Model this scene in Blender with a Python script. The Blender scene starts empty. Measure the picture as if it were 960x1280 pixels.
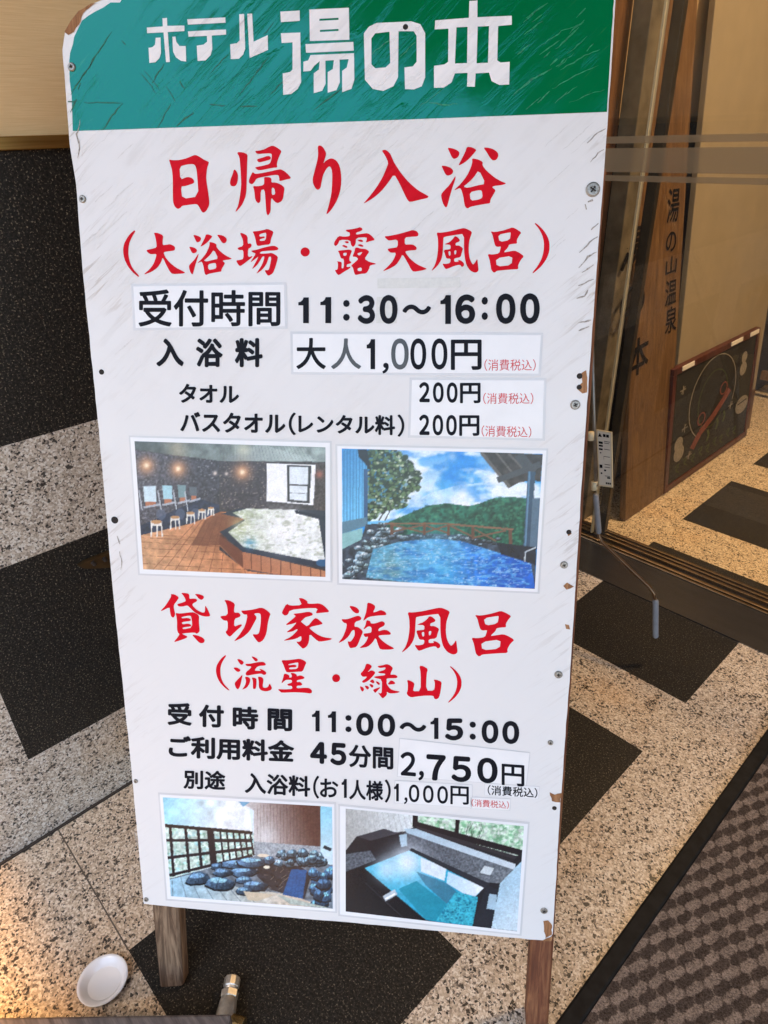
import bpy, bmesh, math, random
import numpy as np
from mathutils import Vector, Matrix
from mathutils.geometry import tessellate_polygon
random.seed(7)
RNG = np.random.default_rng(11)
S = bpy.context.scene
COL = S.collection
R_ = math.radians

# ------------------------------------------------------------------ camera
EYE = np.array([0.0, 0.0, 1.143])
F_PX, PITCH, ROLL, YAW = 842.25, 0.51476, -0.036309, 0.832334
_f0 = np.array([-math.sin(YAW), math.cos(YAW), 0]); _r0 = np.array([math.cos(YAW), math.sin(YAW), 0]); _z = np.array([0, 0, 1.])
FWD = math.cos(PITCH) * _f0 - math.sin(PITCH) * _z
_up = math.cos(PITCH) * _z + math.sin(PITCH) * _f0
RGT = math.cos(ROLL) * _r0 + math.sin(ROLL) * _up
UPV = -math.sin(ROLL) * _r0 + math.cos(ROLL) * _up
cam_d = bpy.data.cameras.new('camera'); cam = bpy.data.objects.new('camera', cam_d); COL.objects.link(cam)
cam_d.sensor_fit = 'VERTICAL'; cam_d.sensor_height = 24.0; cam_d.lens = 24.0 * F_PX / 1280.0
cam_d.clip_start = 0.02; cam_d.clip_end = 2000
cam.matrix_world = Matrix(((RGT[0], UPV[0], -FWD[0], EYE[0]), (RGT[1], UPV[1], -FWD[1], EYE[1]), (RGT[2], UPV[2], -FWD[2], EYE[2]), (0, 0, 0, 1)))
S.camera = cam

# ------------------------------------------------------------------ light
SUN_EL, SUN_AZ = 69.2, 176.0        # azimuth clockwise from +Y
w = bpy.data.worlds.new('World'); S.world = w; w.use_nodes = True
nt = w.node_tree; bg = nt.nodes['Background']
sky = nt.nodes.new('ShaderNodeTexSky'); sky.sky_type = 'NISHITA'; sky.sun_disc = False
sky.sun_elevation = R_(SUN_EL); sky.sun_rotation = R_(SUN_AZ); sky.air_density = 1.3; sky.dust_density = 2.2; sky.ozone_density = 2.0
nt.links.new(sky.outputs[0], bg.inputs[0]); bg.inputs[1].default_value = 0.15
sun_d = bpy.data.lights.new('sun', 'SUN'); sun = bpy.data.objects.new('sun', sun_d); COL.objects.link(sun)
sun_d.energy = 3.2; sun_d.angle = R_(4.0); sun_d.color = (1.0, 0.52, 0.15)
_sd = Vector((math.sin(R_(SUN_AZ)) * math.cos(R_(SUN_EL)), math.cos(R_(SUN_AZ)) * math.cos(R_(SUN_EL)), math.sin(R_(SUN_EL))))
sun.rotation_euler = _sd.to_track_quat('Z', 'Y').to_euler(); sun.location = (0, -3, 6)
S.view_settings.view_transform = 'Standard'; S.view_settings.look = 'None'; S.view_settings.gamma = 1.0
S.view_settings.exposure = 1.88
S.view_settings.use_curve_mapping = False
S.render.engine = 'CYCLES'
S.cycles.max_bounces = 8; S.cycles.transparent_max_bounces = 12
S.cycles.use_denoising = True

# ------------------------------------------------------------------ measured geometry
def ray(x, y): return FWD + RGT * (x - 480) / F_PX - UPV * (y - 640) / F_PX
def on_z(x, y, z=0.0): d = ray(x, y); return EYE + d * ((z - EYE[2]) / d[2])
def on_x(x, y, X): d = ray(x, y); return EYE + d * (X / d[0])
def on_y(x, y, Y): d = ray(x, y); return EYE + d * (Y / d[1])
BO = np.array([-0.698703, 0.119691, 1.143 - 0.999175]); BYAW, BTILT = 0.709251, 0.288093
BR = np.array([math.cos(BYAW), math.sin(BYAW), 0]); _bn = np.array([math.sin(BYAW), -math.cos(BYAW), 0])
BU = _z * math.cos(BTILT) - _bn * math.sin(BTILT); BN = np.cross(BR, BU)
def uv(x, y):
    d = ray(x, y); t = ((BO - EYE) @ BN) / (d @ BN); q = EYE + d * t - BO
    return (float(q @ BR), float(q @ BU))

# ------------------------------------------------------------------ mesh helpers
def link_mesh(name, verts, faces, mats, parent=None, mat_idx=None, smooth=False):
    me = bpy.data.meshes.new(name); me.from_pydata([tuple(map(float, v)) for v in verts], [], faces)
    for m in (mats if isinstance(mats, (list, tuple)) else [mats]): me.materials.append(m)
    if mat_idx is not None: me.polygons.foreach_set('material_index', mat_idx)
    if smooth: me.polygons.foreach_set('use_smooth', [True] * len(me.polygons))
    me.update()
    o = bpy.data.objects.new(name, me); COL.objects.link(o)
    if parent is not None: o.parent = parent
    return o
def tag(o, label=None, cat=None, group=None, kind=None):
    if label: o['label'] = label
    if cat: o['category'] = cat
    if group: o['group'] = group
    if kind: o['kind'] = kind
    return o
def thing(name, loc, label, cat, group=None):
    o = bpy.data.objects.new(name, None); COL.objects.link(o); o.location = [float(a) for a in loc]; o.empty_display_size = 0.05
    return tag(o, label, cat, group)
class MB:
    """collects shapes; coordinates are relative to org"""
    def __init__(s, org=(0, 0, 0)): s.v = []; s.f = []; s.org = np.array(org, float)
    def add(s, vs, fs):
        b = len(s.v); s.v += [np.array(a, float) - s.org for a in vs]; s.f += [tuple(i + b for i in f) for f in fs]; return s
    def box(s, lo, hi):
        (a, b, c), (d, e, f) = lo, hi
        return s.add([(a, b, c), (d, b, c), (d, e, c), (a, e, c), (a, b, f), (d, b, f), (d, e, f), (a, e, f)],
                     [(3, 2, 1, 0), (4, 5, 6, 7), (0, 1, 5, 4), (1, 2, 6, 5), (2, 3, 7, 6), (3, 0, 4, 7)])
    def hexa(s, p):   # 8 corners, bottom 4 then top 4
        return s.add(p, [(3, 2, 1, 0), (4, 5, 6, 7), (0, 1, 5, 4), (1, 2, 6, 5), (2, 3, 7, 6), (3, 0, 4, 7)])
    def tube(s, pts, rad, n=14, caps=True):
        pts = [np.array(p, float) for p in pts]; rad = rad if hasattr(rad, '__len__') else [rad] * len(pts)
        rings = []; prev = None
        for i, p in enumerate(pts):
            t = pts[min(i + 1, len(pts) - 1)] - pts[max(i - 1, 0)]; t /= np.linalg.norm(t) + 1e-12
            a = prev if prev is not None else (np.array([0, 0, 1.]) if abs(t[2]) < .9 else np.array([1., 0, 0]))
            a = a - t * (a @ t); a /= np.linalg.norm(a); prev = a; b = np.cross(t, a)
            rings.append([p + rad[i] * (math.cos(2 * math.pi * k / n) * a + math.sin(2 * math.pi * k / n) * b) for k in range(n)])
        vs = [q for r in rings for q in r]; fs = []
        for i in range(len(rings) - 1):
            for k in range(n): fs.append((i * n + k, i * n + (k + 1) % n, (i + 1) * n + (k + 1) % n, (i + 1) * n + k))
        if caps: fs.append(tuple(range(n - 1, -1, -1))); fs.append(tuple(range((len(rings) - 1) * n, len(rings) * n)))
        return s.add(vs, fs)
    def lathe(s, prof, n=40, c=(0, 0, 0), sx=1.0, sy=1.0, rot=0.0):
        vs = []; fs = []; c = np.array(c, float)
        for (r, z) in prof:
            for k in range(n):
                a = 2 * math.pi * k / n; x, y = r * math.cos(a) * sx, r * math.sin(a) * sy
                vs.append(c + np.array([x * math.cos(rot) - y * math.sin(rot), x * math.sin(rot) + y * math.cos(rot), z]))
        for i in range(len(prof) - 1):
            for k in range(n): fs.append((i * n + k, i * n + (k + 1) % n, (i + 1) * n + (k + 1) % n, (i + 1) * n + k))
        return s.add(vs, fs)
    def build(s, name, mat, parent=None, smooth=False, bevel=0.0, seg=2):
        o = link_mesh(name, s.v, s.f, mat, parent, smooth=smooth)
        if bevel:
            b = o.modifiers.new('b', 'BEVEL'); b.width = bevel; b.segments = seg; b.limit_method = 'ANGLE'; b.angle_limit = R_(40)
        return o

# ------------------------------------------------------------------ materials
def lin(c):
    c = np.asarray(c, float); c = c / 255.0 if np.max(c) > 1.0 else c
    return np.where(c <= 0.04045, c / 12.92, ((c + 0.055) / 1.055) ** 2.4)
def L4(*c): a = lin(c); return (float(a[0]), float(a[1]), float(a[2]), 1.0)
class N:
    """a small node-graph builder"""
    def __init__(s, name, rough=0.5, metallic=0.0, spec=0.5):
        s.m = bpy.data.materials.new(name); s.m.use_nodes = True; s.t = s.m.node_tree; s.b = s.t.nodes['Principled BSDF']
        s.b.inputs['Roughness'].default_value = rough; s.b.inputs['Metallic'].default_value = metallic
        s.b.inputs['Specular IOR Level'].default_value = spec
    def n(s, t, **k):
        x = s.t.nodes.new(t)
        for a, v in k.items(): setattr(x, a, v)
        return x
    def put(s, sock, v):
        if isinstance(v, bpy.types.NodeSocket): s.t.links.new(v, sock)
        else: sock.default_value = v
    def coord(s, kind='Object', rot=(0, 0, 0), scale=(1, 1, 1), loc=(0, 0, 0)):
        tc = s.n('ShaderNodeTexCoord'); mp = s.n('ShaderNodeMapping')
        mp.inputs['Rotation'].default_value = rot; mp.inputs['Scale'].default_value = scale; mp.inputs['Location'].default_value = loc
        s.t.links.new(tc.outputs[kind], mp.inputs[0]); return mp.outputs[0]
    def rcoord(s, ang, sx, sy, loc=(0, 0, 0)):   # rotate first, then stretch
        tc = s.n('ShaderNodeTexCoord'); mp = s.n('ShaderNodeMapping', vector_type='TEXTURE'); mp.inputs['Rotation'].default_value = (0, 0, R_(ang)); mp.inputs['Scale'].default_value = (1 / sx, 1 / sy, 1); mp.inputs['Location'].default_value = loc
        s.t.links.new(tc.outputs['Object'], mp.inputs[0]); return mp.outputs[0]
    def noise(s, vec, scale, detail=4.0, rough=0.55, dist=0.0):
        x = s.n('ShaderNodeTexNoise'); s.put(x.inputs['Vector'], vec); x.inputs['Scale'].default_value = scale
        x.inputs['Detail'].default_value = detail; x.inputs['Roughness'].default_value = rough; x.inputs['Distortion'].default_value = dist
        return x.outputs['Fac']
    def voro(s, vec, scale, feature='F1', out='Distance', rnd=1.0):
        x = s.n('ShaderNodeTexVoronoi', feature=feature); s.put(x.inputs['Vector'], vec); x.inputs['Scale'].default_value = scale
        x.inputs['Randomness'].default_value = rnd; return x.outputs[out]
    def ramp(s, fac, stops, interp='LINEAR'):
        x = s.n('ShaderNodeValToRGB'); x.color_ramp.interpolation = interp; s.put(x.inputs[0], fac)
        e = x.color_ramp.elements
        while len(e) < len(stops): e.new(0.5)
        for q, (p, c) in zip(e, stops):
            q.position = p; q.color = c if hasattr(c, '__len__') else (c, c, c, 1)
        return x.outputs[0]
    def math(s, op, a, b=0.0, c=None):
        x = s.n('ShaderNodeMath', operation=op); s.put(x.inputs[0], a); s.put(x.inputs[1], b)
        if c is not None: s.put(x.inputs[2], c)
        return x.outputs[0]
    def mix(s, f, a, b, blend='MIX'):
        x = s.n('ShaderNodeMix', data_type='RGBA', blend_type=blend); s.put(x.inputs[0], f); s.put(x.inputs[6], a); s.put(x.inputs[7], b); return x.outputs[2]
    def sep(s, vec):
        x = s.n('ShaderNodeSeparateXYZ'); s.put(x.inputs[0], vec); return x.outputs
    def bump(s, h, strength=0.3, dist=0.002, normal=None):
        x = s.n('ShaderNodeBump'); s.put(x.inputs['Height'], h); x.inputs['Strength'].default_value = strength; x.inputs['Distance'].default_value = dist
        if normal is not None: s.t.links.new(normal, x.inputs['Normal'])
        s.t.links.new(x.outputs[0], s.b.inputs['Normal']); return x.outputs[0]
    def color(s, v): s.put(s.b.inputs['Base Color'], v); return s
    def rough(s, v): s.put(s.b.inputs['Roughness'], v); return s
def simple(name, c, rough=0.5, metallic=0.0, var=0.12, scale=40.0, bump=0.0):
    k = N(name, rough, metallic); v = k.coord(); f = k.noise(v, scale, 5)
    c = np.array(c[:3]); k.color(k.ramp(f, [(0.3, tuple(c * (1 - var)) + (1,)), (0.7, tuple(np.minimum(c * (1 + var), 1)) + (1,))]))
    if bump: k.bump(f, bump, 0.001)
    return k.m
def M_granite(name, tint=(1, 1, 1), rough=0.45):
    k = N(name, rough); v = k.coord('Object')
    t = np.array(tint)
    def c(*a): q = np.array(a) * t; return (float(q[0]), float(q[1]), float(q[2]), 1)
    big = k.noise(v, 30, 4, 0.6, 0.4)
    wn = k.n('ShaderNodeTexNoise'); k.put(wn.inputs['Vector'], v); wn.inputs['Scale'].default_value = 300; wn.inputs['Detail'].default_value = 3
    va = k.n('ShaderNodeVectorMath', operation='MULTIPLY_ADD'); k.put(va.inputs[0], wn.outputs['Color']); va.inputs[1].default_value = (.0042, .0042, .0042); k.put(va.inputs[2], v)
    vw = va.outputs[0]
    r1 = k.sep(k.voro(vw, 350, out='Color'))[0]; r2 = k.sep(k.voro(vw, 215, out='Color'))[1]
    shift = k.math('MULTIPLY', k.math('SUBTRACT', big, .46), .45)
    g1 = k.ramp(k.math('ADD', r1, shift), [(0.0, c(.022, .019, .017)), (.075, c(.15, .125, .105)), (.16, c(.33, .27, .21)), (.34, c(.47, .39, .30)), (.58, c(.58, .49, .39)), (.82, c(.70, .635, .545))], 'CONSTANT')
    g2 = k.ramp(k.math('ADD', r2, shift), [(0.0, 1.0), (.075, 0.0)], 'CONSTANT')
    soft = k.ramp(k.noise(v, 420, 2), [(0.3, .84), (0.7, 1.10)])
    cell = k.noise(vw, 300, 3, .65)
    col = k.mix(1.0, k.mix(k.math('MULTIPLY', g2, .93), g1, c(.024, .020, .017)), soft, 'MULTIPLY')
    stain = k.ramp(k.noise(v, 3.2, 4, 0.6), [(0.54, 0.0), (0.72, 0.45)])
    col = k.mix(stain, col, k.mix(1.0, col, (1.0, .72, .42, 1), 'MULTIPLY'))
    k.color(col); k.rough(k.ramp(big, [(0.3, rough - .08), (0.7, rough + .1)])); k.bump(cell, 0.06, 0.0004); return k.m
def M_dark_granite(name, rough=0.28, fleck=1.0):
    k = N(name, rough, spec=0.22); v = k.coord('Object')
    a = k.noise(v, 260, 4, 0.7)
    base = k.ramp(a, [(0.35, (.006, .006, .006, 1)), (0.55, (.020, .0185, .016, 1)), (0.70, (.062, .055, .044, 1))])
    fl = k.ramp(k.noise(k.coord('Object', loc=(5, 2, 1)), 330, 2, 0.6), [(0.60, 0.0), (0.68, 1.0)])
    k.color(k.mix(k.math('MULTIPLY', fl, 0.8 * fleck), base, (.22, .185, .135, 1)))
    k.rough(k.ramp(a, [(0.3, rough), (0.7, rough + .18)])); return k.m
def M_wood(name, c0, c1, rough=0.6, axis='Y', sc=1.0, bump=0.4):
    k = N(name, rough); s = {'X': (1.2, 14, 14), 'Y': (14, 1.2, 14), 'Z': (14, 14, 1.2)}[axis]
    v = k.coord('Object', scale=tuple(a * sc for a in s)); g = k.noise(v, 5, 8, 0.65, 1.2)
    f = k.noise(v, 24, 4, 0.7)
    col = k.ramp(g, [(0.28, tuple(np.array(c0) * .55) + (1,)), (0.45, tuple(c0) + (1,)), (0.68, tuple(c1) + (1,))])
    col = k.mix(0.5, col, k.mix(1.0, col, k.ramp(f, [(0.3, .55), (0.7, 1.2)]), 'MULTIPLY')); k.color(col)
    k.bump(k.math('ADD', g, k.math('MULTIPLY', f, .5)), bump, 0.002); return k.m

# weathered painted sheet: shared by the panel, the header and the vinyl letters, in the sign's own coordinates
def painted(name, base, kind):
    k = N(name, 0.3)
    v0 = k.coord('Object'); xyz = k.sep(v0)
    d1 = k.rcoord(42, 3.2, 30); d2 = k.rcoord(39, 9, 110, (2, 3, 0))
    n1 = k.noise(d1, 2.2, 6, 0.6, 0.5); n2 = k.noise(d2, 1.6, 4, 0.6, 0.8)
    patch = k.noise(v0, 5.5, 3, 0.6); fine = k.noise(v0, 160, 3, 0.6)
    # wear grows toward the top of the board and toward its right edge (local x -.3...3, y .15 = panel bottom)
    top = k.ramp(xyz[1], [(0.0, 0.0), (1.0, 1.0)])
    mr = k.n('ShaderNodeMapRange'); k.put(mr.inputs[0], xyz[1]); mr.inputs[1].default_value = 0.78; mr.inputs[2].default_value = 1.20; mr.inputs[3].default_value = 0.12; mr.inputs[4].default_value = 1.0
    mx = k.n('ShaderNodeMapRange'); k.put(mx.inputs[0], k.math('ABSOLUTE', xyz[0])); mx.inputs[1].default_value = 0.235; mx.inputs[2].default_value = 0.30; mx.inputs[3].default_value = 0.0; mx.inputs[4].default_value = 0.95
    my = k.n('ShaderNodeMapRange'); k.put(my.inputs[0], xyz[1]); my.inputs[1].default_value = 0.55; my.inputs[2].default_value = 1.0; my.inputs[3].default_value = 0.22; my.inputs[4].default_value = 1.0
    side = k.math('MULTIPLY', mx.outputs[0], my.outputs[0]); wear = k.math('MAXIMUM', mr.outputs[0], side)
    ridge = k.ramp(n1, [(0.50, 0.0), (0.56, 1.0), (0.63, 0.25), (0.75, 0.8)])
    ridge = k.math('MULTIPLY', ridge, k.ramp(patch, [(0.40, 0.05), (0.58, 1.0)]))
    cracks = k.math('MULTIPLY', k.ramp(n2, [(0.60, 0.0), (0.66, 1.0)]), k.ramp(patch, [(0.47, 0.0), (0.62, 1.0)]))
    h = k.math('MULTIPLY', k.math('ADD', ridge, k.math('MULTIPLY', cracks, -0.8)), wear)
    h = k.math('ADD', h, k.math('MULTIPLY', fine, 0.06))
    crk = k.math('MULTIPLY', cracks, wear)
    b = tuple(base) + (1,)
    if kind == 'green':
        col = k.mix(k.ramp(patch, [(0.35, 0.0), (0.7, 0.35)]), b, (.0, .12, .03, 1))
        col = k.mix(k.math('MULTIPLY', crk, 0.3), col, (.004, .05, .012, 1))
        lite = k.math('MULTIPLY', k.ramp(k.noise(k.rcoord(42, 5, 60, (7, 1, 0)), 1.8, 5, .65, .8), [(0.60, 0.0), (0.68, 1.0)]), mx.outputs[0])
        col = k.mix(k.math('MULTIPLY', lite, 0.4), col, (.12, .34, .10, 1)); k.color(col)
        k.rough(k.ramp(n1, [(0.3, .07), (0.7, .16)])); k.b.inputs['Specular IOR Level'].default_value = 0.85; k.b.inputs['Specular Tint'].default_value = (.12, .74, .88, 1); k.b.inputs['Coat Weight'].default_value = .06; k.b.inputs['Coat Roughness'].default_value = .03; k.b.inputs['Coat IOR'].default_value = 1.5; nb = k.bump(h, 0.25, 0.0012); k.t.links.new(nb, k.b.inputs['Coat Normal'])
    elif kind == 'white':
        col = k.mix(k.ramp(patch, [(0.3, 0.0), (0.8, .22)]), b, tuple(np.array(base) * .86) + (1,))
        grime = k.math('MULTIPLY', k.math('MULTIPLY', k.ramp(n1, [(0.52, 0.0), (0.66, 1.0)]), k.ramp(k.noise(v0, 14, 4, .6), [(0.42, 0.0), (0.62, 1.0)])), wear)
        col = k.mix(k.math('MULTIPLY', grime, .22), col, (.42, .38, .32, 1))
        edge = k.math('MULTIPLY', k.math('MULTIPLY', k.ramp(n2, [(.56, 0.0), (.63, 1.0)]), side), k.ramp(patch, [(0.42, 0.0), (0.6, .9)]))
        col = k.mix(k.math('MULTIPLY', edge, .8), col, (.30, .22, .15, 1)); k.color(col)
        k.rough(k.ramp(patch, [(0.3, .28), (0.7, .45)])); k.bump(h, 0.42, 0.0012)
    else:
        col = k.mix(k.ramp(n1, [(0.35, 0.0), (0.7, .55)]), b, tuple(np.array(base) * .72) + (1,))
        k.color(k.mix(k.math('MULTIPLY', crk, .4), col, tuple(np.array(base) * .4) + (1,)))
        k.rough(0.45); k.b.inputs['Specular IOR Level'].default_value = .07; k.bump(h, 0.4, 0.0012)
    return k.m
m_white = painted('white_paint', (.745, .728, .705), 'white')
m_green = painted('green_vinyl', (.0, .150, .046), 'green')
m_red = painted('red_vinyl', (.66, .004, .016), 'vinyl')
m_black = painted('black_vinyl', (.010, .011, .016), 'vinyl')
m_logo = painted('white_vinyl', (.86, .84, .83), 'vinyl')
m_sticker = simple('white_sticker', (.81, .80, .785), .22, var=.03, scale=30)
m_sleeve = simple('laminate_sleeve', (.64, .635, .63), .15, var=.05, scale=20)
m_paper = simple('photo_paper', (.82, .82, .82), .2, var=.02, scale=20)
m_redink = simple('red_ink', (.62, .03, .03), .4, var=.1)
m_blackink = simple('black_ink', (.009, .009, .011), .6, var=.2); m_blackink.node_tree.nodes['Principled BSDF'].inputs['Specular IOR Level'].default_value = .06
m_greyink = simple('faded_ink', (.045, .045, .043), .35, var=.3, scale=60)
m_ply = M_wood('bare_plywood', (.28, .12, .045), (.46, .23, .10), .8, 'Y', 2.5)
m_leg = M_wood('weathered_wood', (.10, .055, .028), (.34, .225, .135), .75, 'Y', 1.3, .6)
m_legred = M_wood('red_brown_wood', (.14, .042, .016), (.32, .135, .055), .6, 'Y', 1.3, .5)
m_steel = simple('screw_steel', (.36, .34, .30), .5, .85, .4, 500)
m_hole = simple('dark_hole', (.02, .015, .012), .8)
m_brass = N('brushed_brass', .38, 1.0); _v = m_brass.coord('Object', scale=(40, 1, 40)); m_brass.color(m_brass.ramp(m_brass.noise(_v, 6, 3), [(0.3, (.32, .19, .05, 1)), (0.7, (.52, .33, .11, 1))])); m_brass = m_brass.m
m_gran = M_granite('beige_granite', (1.06, 1.03, .97), .34); m_gran_wall = M_granite('beige_granite_cladding', (.98, 1.02, 1.06), .42)
m_dark = M_dark_granite('dark_granite'); m_dark_wall = M_dark_granite('dark_granite_cladding', .30, 1.3)
m_joint = simple('tile_joint', (.10, .08, .06), .8)

# ------------------------------------------------------------------ floor, ground
def grid_sheet(name, xs, ys, z, pick, mats, place=lambda a, b, z: (a, b, z)):
    vs = [place(x, y, z) for y in ys for x in xs]; nx = len(xs); fs = []; mi = []
    for j in range(len(ys) - 1):
        for i in range(nx - 1):
            fs.append((j * nx + i, j * nx + i + 1, (j + 1) * nx + i + 1, (j + 1) * nx + i)); mi.append(pick((xs[i] + xs[i + 1]) / 2, (ys[j] + ys[j + 1]) / 2))
    return link_mesh(name, vs, fs, mats, None, mi)
T, G = 0.381, 0.191
dx = [(-0.746 + k * (T + G), -0.746 + k * (T + G) + T) for k in range(0, 8)]
dy_out = [(0.0845 + k * (T + G), 0.0845 + k * (T + G) + T) for k in range(-9, 3)]
dy_in = [(1.432 + k * (T + G), 1.432 + k * (T + G) + T) for k in range(0, 6)]
YS = 1.518                      # where the door sill begins
def in_any(v, rs): return any(a < v < b for a, b in rs)
jw = .0012
jx = [-0.746 - .0, -0.365 + .095]; jy = [0.0845 + k * (T + G) - .001 for k in range(-9, 3)]
cutx = sorted({-1.055, 6.0} | {a for r in dx for a in r} | {a + s * jw for r in dx for a in r for s in (-1, 1)} )
cuty = sorted({-5.0, YS} | {a for r in dy_out for a in r if a < YS} | {a + s * jw for r in dy_out for a in r for s in (-1, 1) if a + s * jw < YS})
def pick_out(x, y):
    dk = in_any(x, dx) and in_any(y, dy_out)
    if dk: return 1
    # joints run along the tile rows only beside the wall and between the dark slabs
    if any(abs(y - a) < jw for a, b in dy_out) and (x < dx[0][0]): return 2
    return 0
floor = tag(grid_sheet('floor', cutx, cuty, 0.0, pick_out, [m_gran, m_dark, m_joint]), kind='structure')
cutx2 = sorted({-1.6, 6.0} | {a for r in dx for a in r}); cuty2 = sorted({1.772, 6.0} | {a for r in dy_in for a in r if a > 1.772})
floor_in = tag(grid_sheet('lobby_floor', cutx2, cuty2, 0.0, lambda x, y: 1 if in_any(x, dx) and in_any(y, dy_in) else 0, [m_gran, m_dark]), kind='structure')
m_asph = simple('asphalt', (.055, .055, .056), .9, var=.3, scale=120, bump=.3)
tag(link_mesh('ground', [(-400, -400, -.03), (400, -400, -.03), (400, 400, -.03), (-400, 400, -.03)], [(0, 1, 2, 3)], m_asph), kind='structure')

# ------------------------------------------------------------------ entrance wall with granite cladding
WX = -1.055
wall = thing('entrance_wall', (WX, 0, 0), 'beige plaster wall with brass strip over speckled dark and beige granite cladding', 'wall')
zc = [0, .190, .568, .757, 1.136]
wy = [-5.0, .0845, .4655, .6565, 1.0375, 1.2285, 1.518]
vs = [(0, y, z) for z in zc for y in wy]; fs = []; mi = []
for j in range(4):
    for i in range(len(wy) - 1):
        fs.append((j * 7 + i, j * 7 + i + 1, (j + 1) * 7 + i + 1, (j + 1) * 7 + i))
        y = (wy[i] + wy[i + 1]) / 2
        mi.append(1 if j == 3 or (j == 1 and i in (1, 3, 5)) else 0)
link_mesh('granite_cladding', vs, [f for f in fs], [m_gran_wall, m_dark_wall], wall, mi)
MB().box((-.20, -5.0, 1.152), (-.004, 1.518, 3.2)).build('plaster', None or (lambda: (lambda k: (k.color(k.ramp(k.noise(k.coord('Object', scale=(1, 3, 160)), 6, 5, .6), [(0.3, (.66, .44, .21, 1)), (0.7, (.78, .56, .29, 1))])), k.bump(k.noise(k.coord('Object', scale=(1, 3, 160)), 6, 5, .6), .35, .001), k.m)[2])(N('ribbed_plaster', .7)))(), wall)
MB().box((-.20, -5.0, 1.136), (.010, 1.518, 1.152)).build('brass_strip', m_brass, wall, bevel=.0015)
MB().box((-.20, -5.0, -.03), (-.003, 1.518, 1.1355)).build('wall_core', m_joint, wall)
MB().box((.0005, -5.0, .0005), (.0055, 1.517, .004)).build('floor_joint', simple('dark_caulk', (.035, .028, .022), .8), wall)

# ------------------------------------------------------------------ glass door, jamb, sill
m_wood_jamb = M_wood('jamb_wood', (.15, .066, .026), (.24, .115, .046), .5, 'Z', .6, .2)
m_jamb = simple('brushed_jamb_metal', (.17, .15, .115), .5, .2, .45, 16)
m_stile = simple('dark_bronze', (.045, .04, .034), .4, .6, .2, 30)
jamb = thing('door_jamb', (-.98, 1.6, 0), 'wood and tarnished metal door jamb right behind the sign board', 'door frame')
JO = (-.98, 1.8, 0); jamb.location = JO
MB(JO).box((-1.0545, 1.70, 0), (-1.0215, 1.779, 3.0)).build('wood_post', m_wood_jamb, jamb, bevel=.003)
MB(JO).box((-1.022, 1.78, 0), (-.973, 1.849, 3.0)).build('metal_post', m_jamb, jamb, bevel=.002)
MB(JO).box((-1.040, 1.697, 1.315), (-1.0225, 1.6995, 2.4)).build('slot', m_hole, jamb)
k = N('door_glass', .02); gl = k.n('ShaderNodeBsdfGlossy'); gl.inputs['Roughness'].default_value = .015; tr = k.n('ShaderNodeBsdfTransparent'); tr.inputs[0].default_value = (.70, .69, .62, 1)
fr = k.n('ShaderNodeFresnel'); fr.inputs[0].default_value = 1.5; mx = k.n('ShaderNodeMixShader')
k.t.links.new(k.math('MULTIPLY_ADD', fr.outputs[0], 1.1, .01), mx.inputs[0]); k.t.links.new(tr.outputs[0], mx.inputs[1]); k.t.links.new(gl.outputs[0], mx.inputs[2])
df = k.n('ShaderNodeBsdfDiffuse'); df.inputs[0].default_value = (.55, .52, .46, 1); m2 = k.n('ShaderNodeMixShader'); sm = k.noise(k.coord('Object', scale=(1, 1, .5)), 5, 5, .65, .8); k.t.links.new(k.ramp(sm, [(0.42, .008), (0.75, .05)]), m2.inputs[0]); k.t.links.new(mx.outputs[0], m2.inputs[1]); k.t.links.new(df.outputs[0], m2.inputs[2]); k.t.links.new(m2.outputs[0], k.t.nodes['Material Output'].inputs[0]); m_glass = k.m
k = N('frosted_film', .5); tr = k.n('ShaderNodeBsdfTransparent'); mx = k.n('ShaderNodeMixShader'); mx.inputs[0].default_value = .72
k.b.inputs['Base Color'].default_value = (.27, .185, .10, 1); k.t.links.new(tr.outputs[0], mx.inputs[1]); k.t.links.new(k.b.outputs[0], mx.inputs[2]); k.t.links.new(mx.outputs[0], k.t.nodes['Material Output'].inputs[0]); m_film = k.m
door = thing('glass_door', (0, 1.715, 0), 'clear glass sliding door with beige horizontal film bands at eye height', 'door')
DO = (0, 1.715, 0)
MB(DO).add([(-1.054, 1.69, .012), (1.6, 1.69, .012), (1.6, 1.69, 2.4), (-1.054, 1.69, 2.4)], [(0, 1, 2, 3)]).build('glass_pane', m_glass, door)
for z0, z1 in ((1.098, 1.113), (1.036, 1.088), (1.016, 1.029)):
    MB(DO).add([(-1.054, 1.6885, z0), (1.6, 1.6885, z0), (1.6, 1.6885, z1), (-1.054, 1.6885, z1)], [(0, 1, 2, 3)]).build('film_band', m_film, door)
MB(DO).box((-.9065, 1.708, .012), (-.9015, 1.722, 2.4)).build('glass_edge', simple('edge_seal', (.55, .56, .52), .3, 0, .1), door)
MB(DO).box((-.9005, 1.735, .012), (-.874, 1.755, 2.4)).build('stile', m_stile, door, bevel=.002)
MB(DO).box((1.6, 1.70, 0.012), (1.66, 1.76, 2.4)).build('stile', m_stile, door, bevel=.002)
MB(DO).box((-.87, 1.66, 2.4), (1.66, 1.77, 2.75)).build('head_rail', m_stile, door, bevel=.002)
sill = thing('door_sill', (0, 1.60, 0), 'smooth dark metal door sill with polished sliding track grooves', 'door sill')
k = N('sill_metal', .16, .85); vv = k.coord('Object', scale=(1.5, 8, 1)); k.color(k.ramp(k.noise(vv, 5, 4), [(0.3, (.13, .127, .122, 1)), (0.7, (.16, .155, .15, 1))])); k.rough(.27); m_sill = k.m
m_rail = simple('polished_rail', (.42, .31, .19), .22, .95, .15, 60)
m_groove = simple('groove_dark', (.03, .025, .02), .5, .4)
SO = (0, 1.60, 0)
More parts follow.
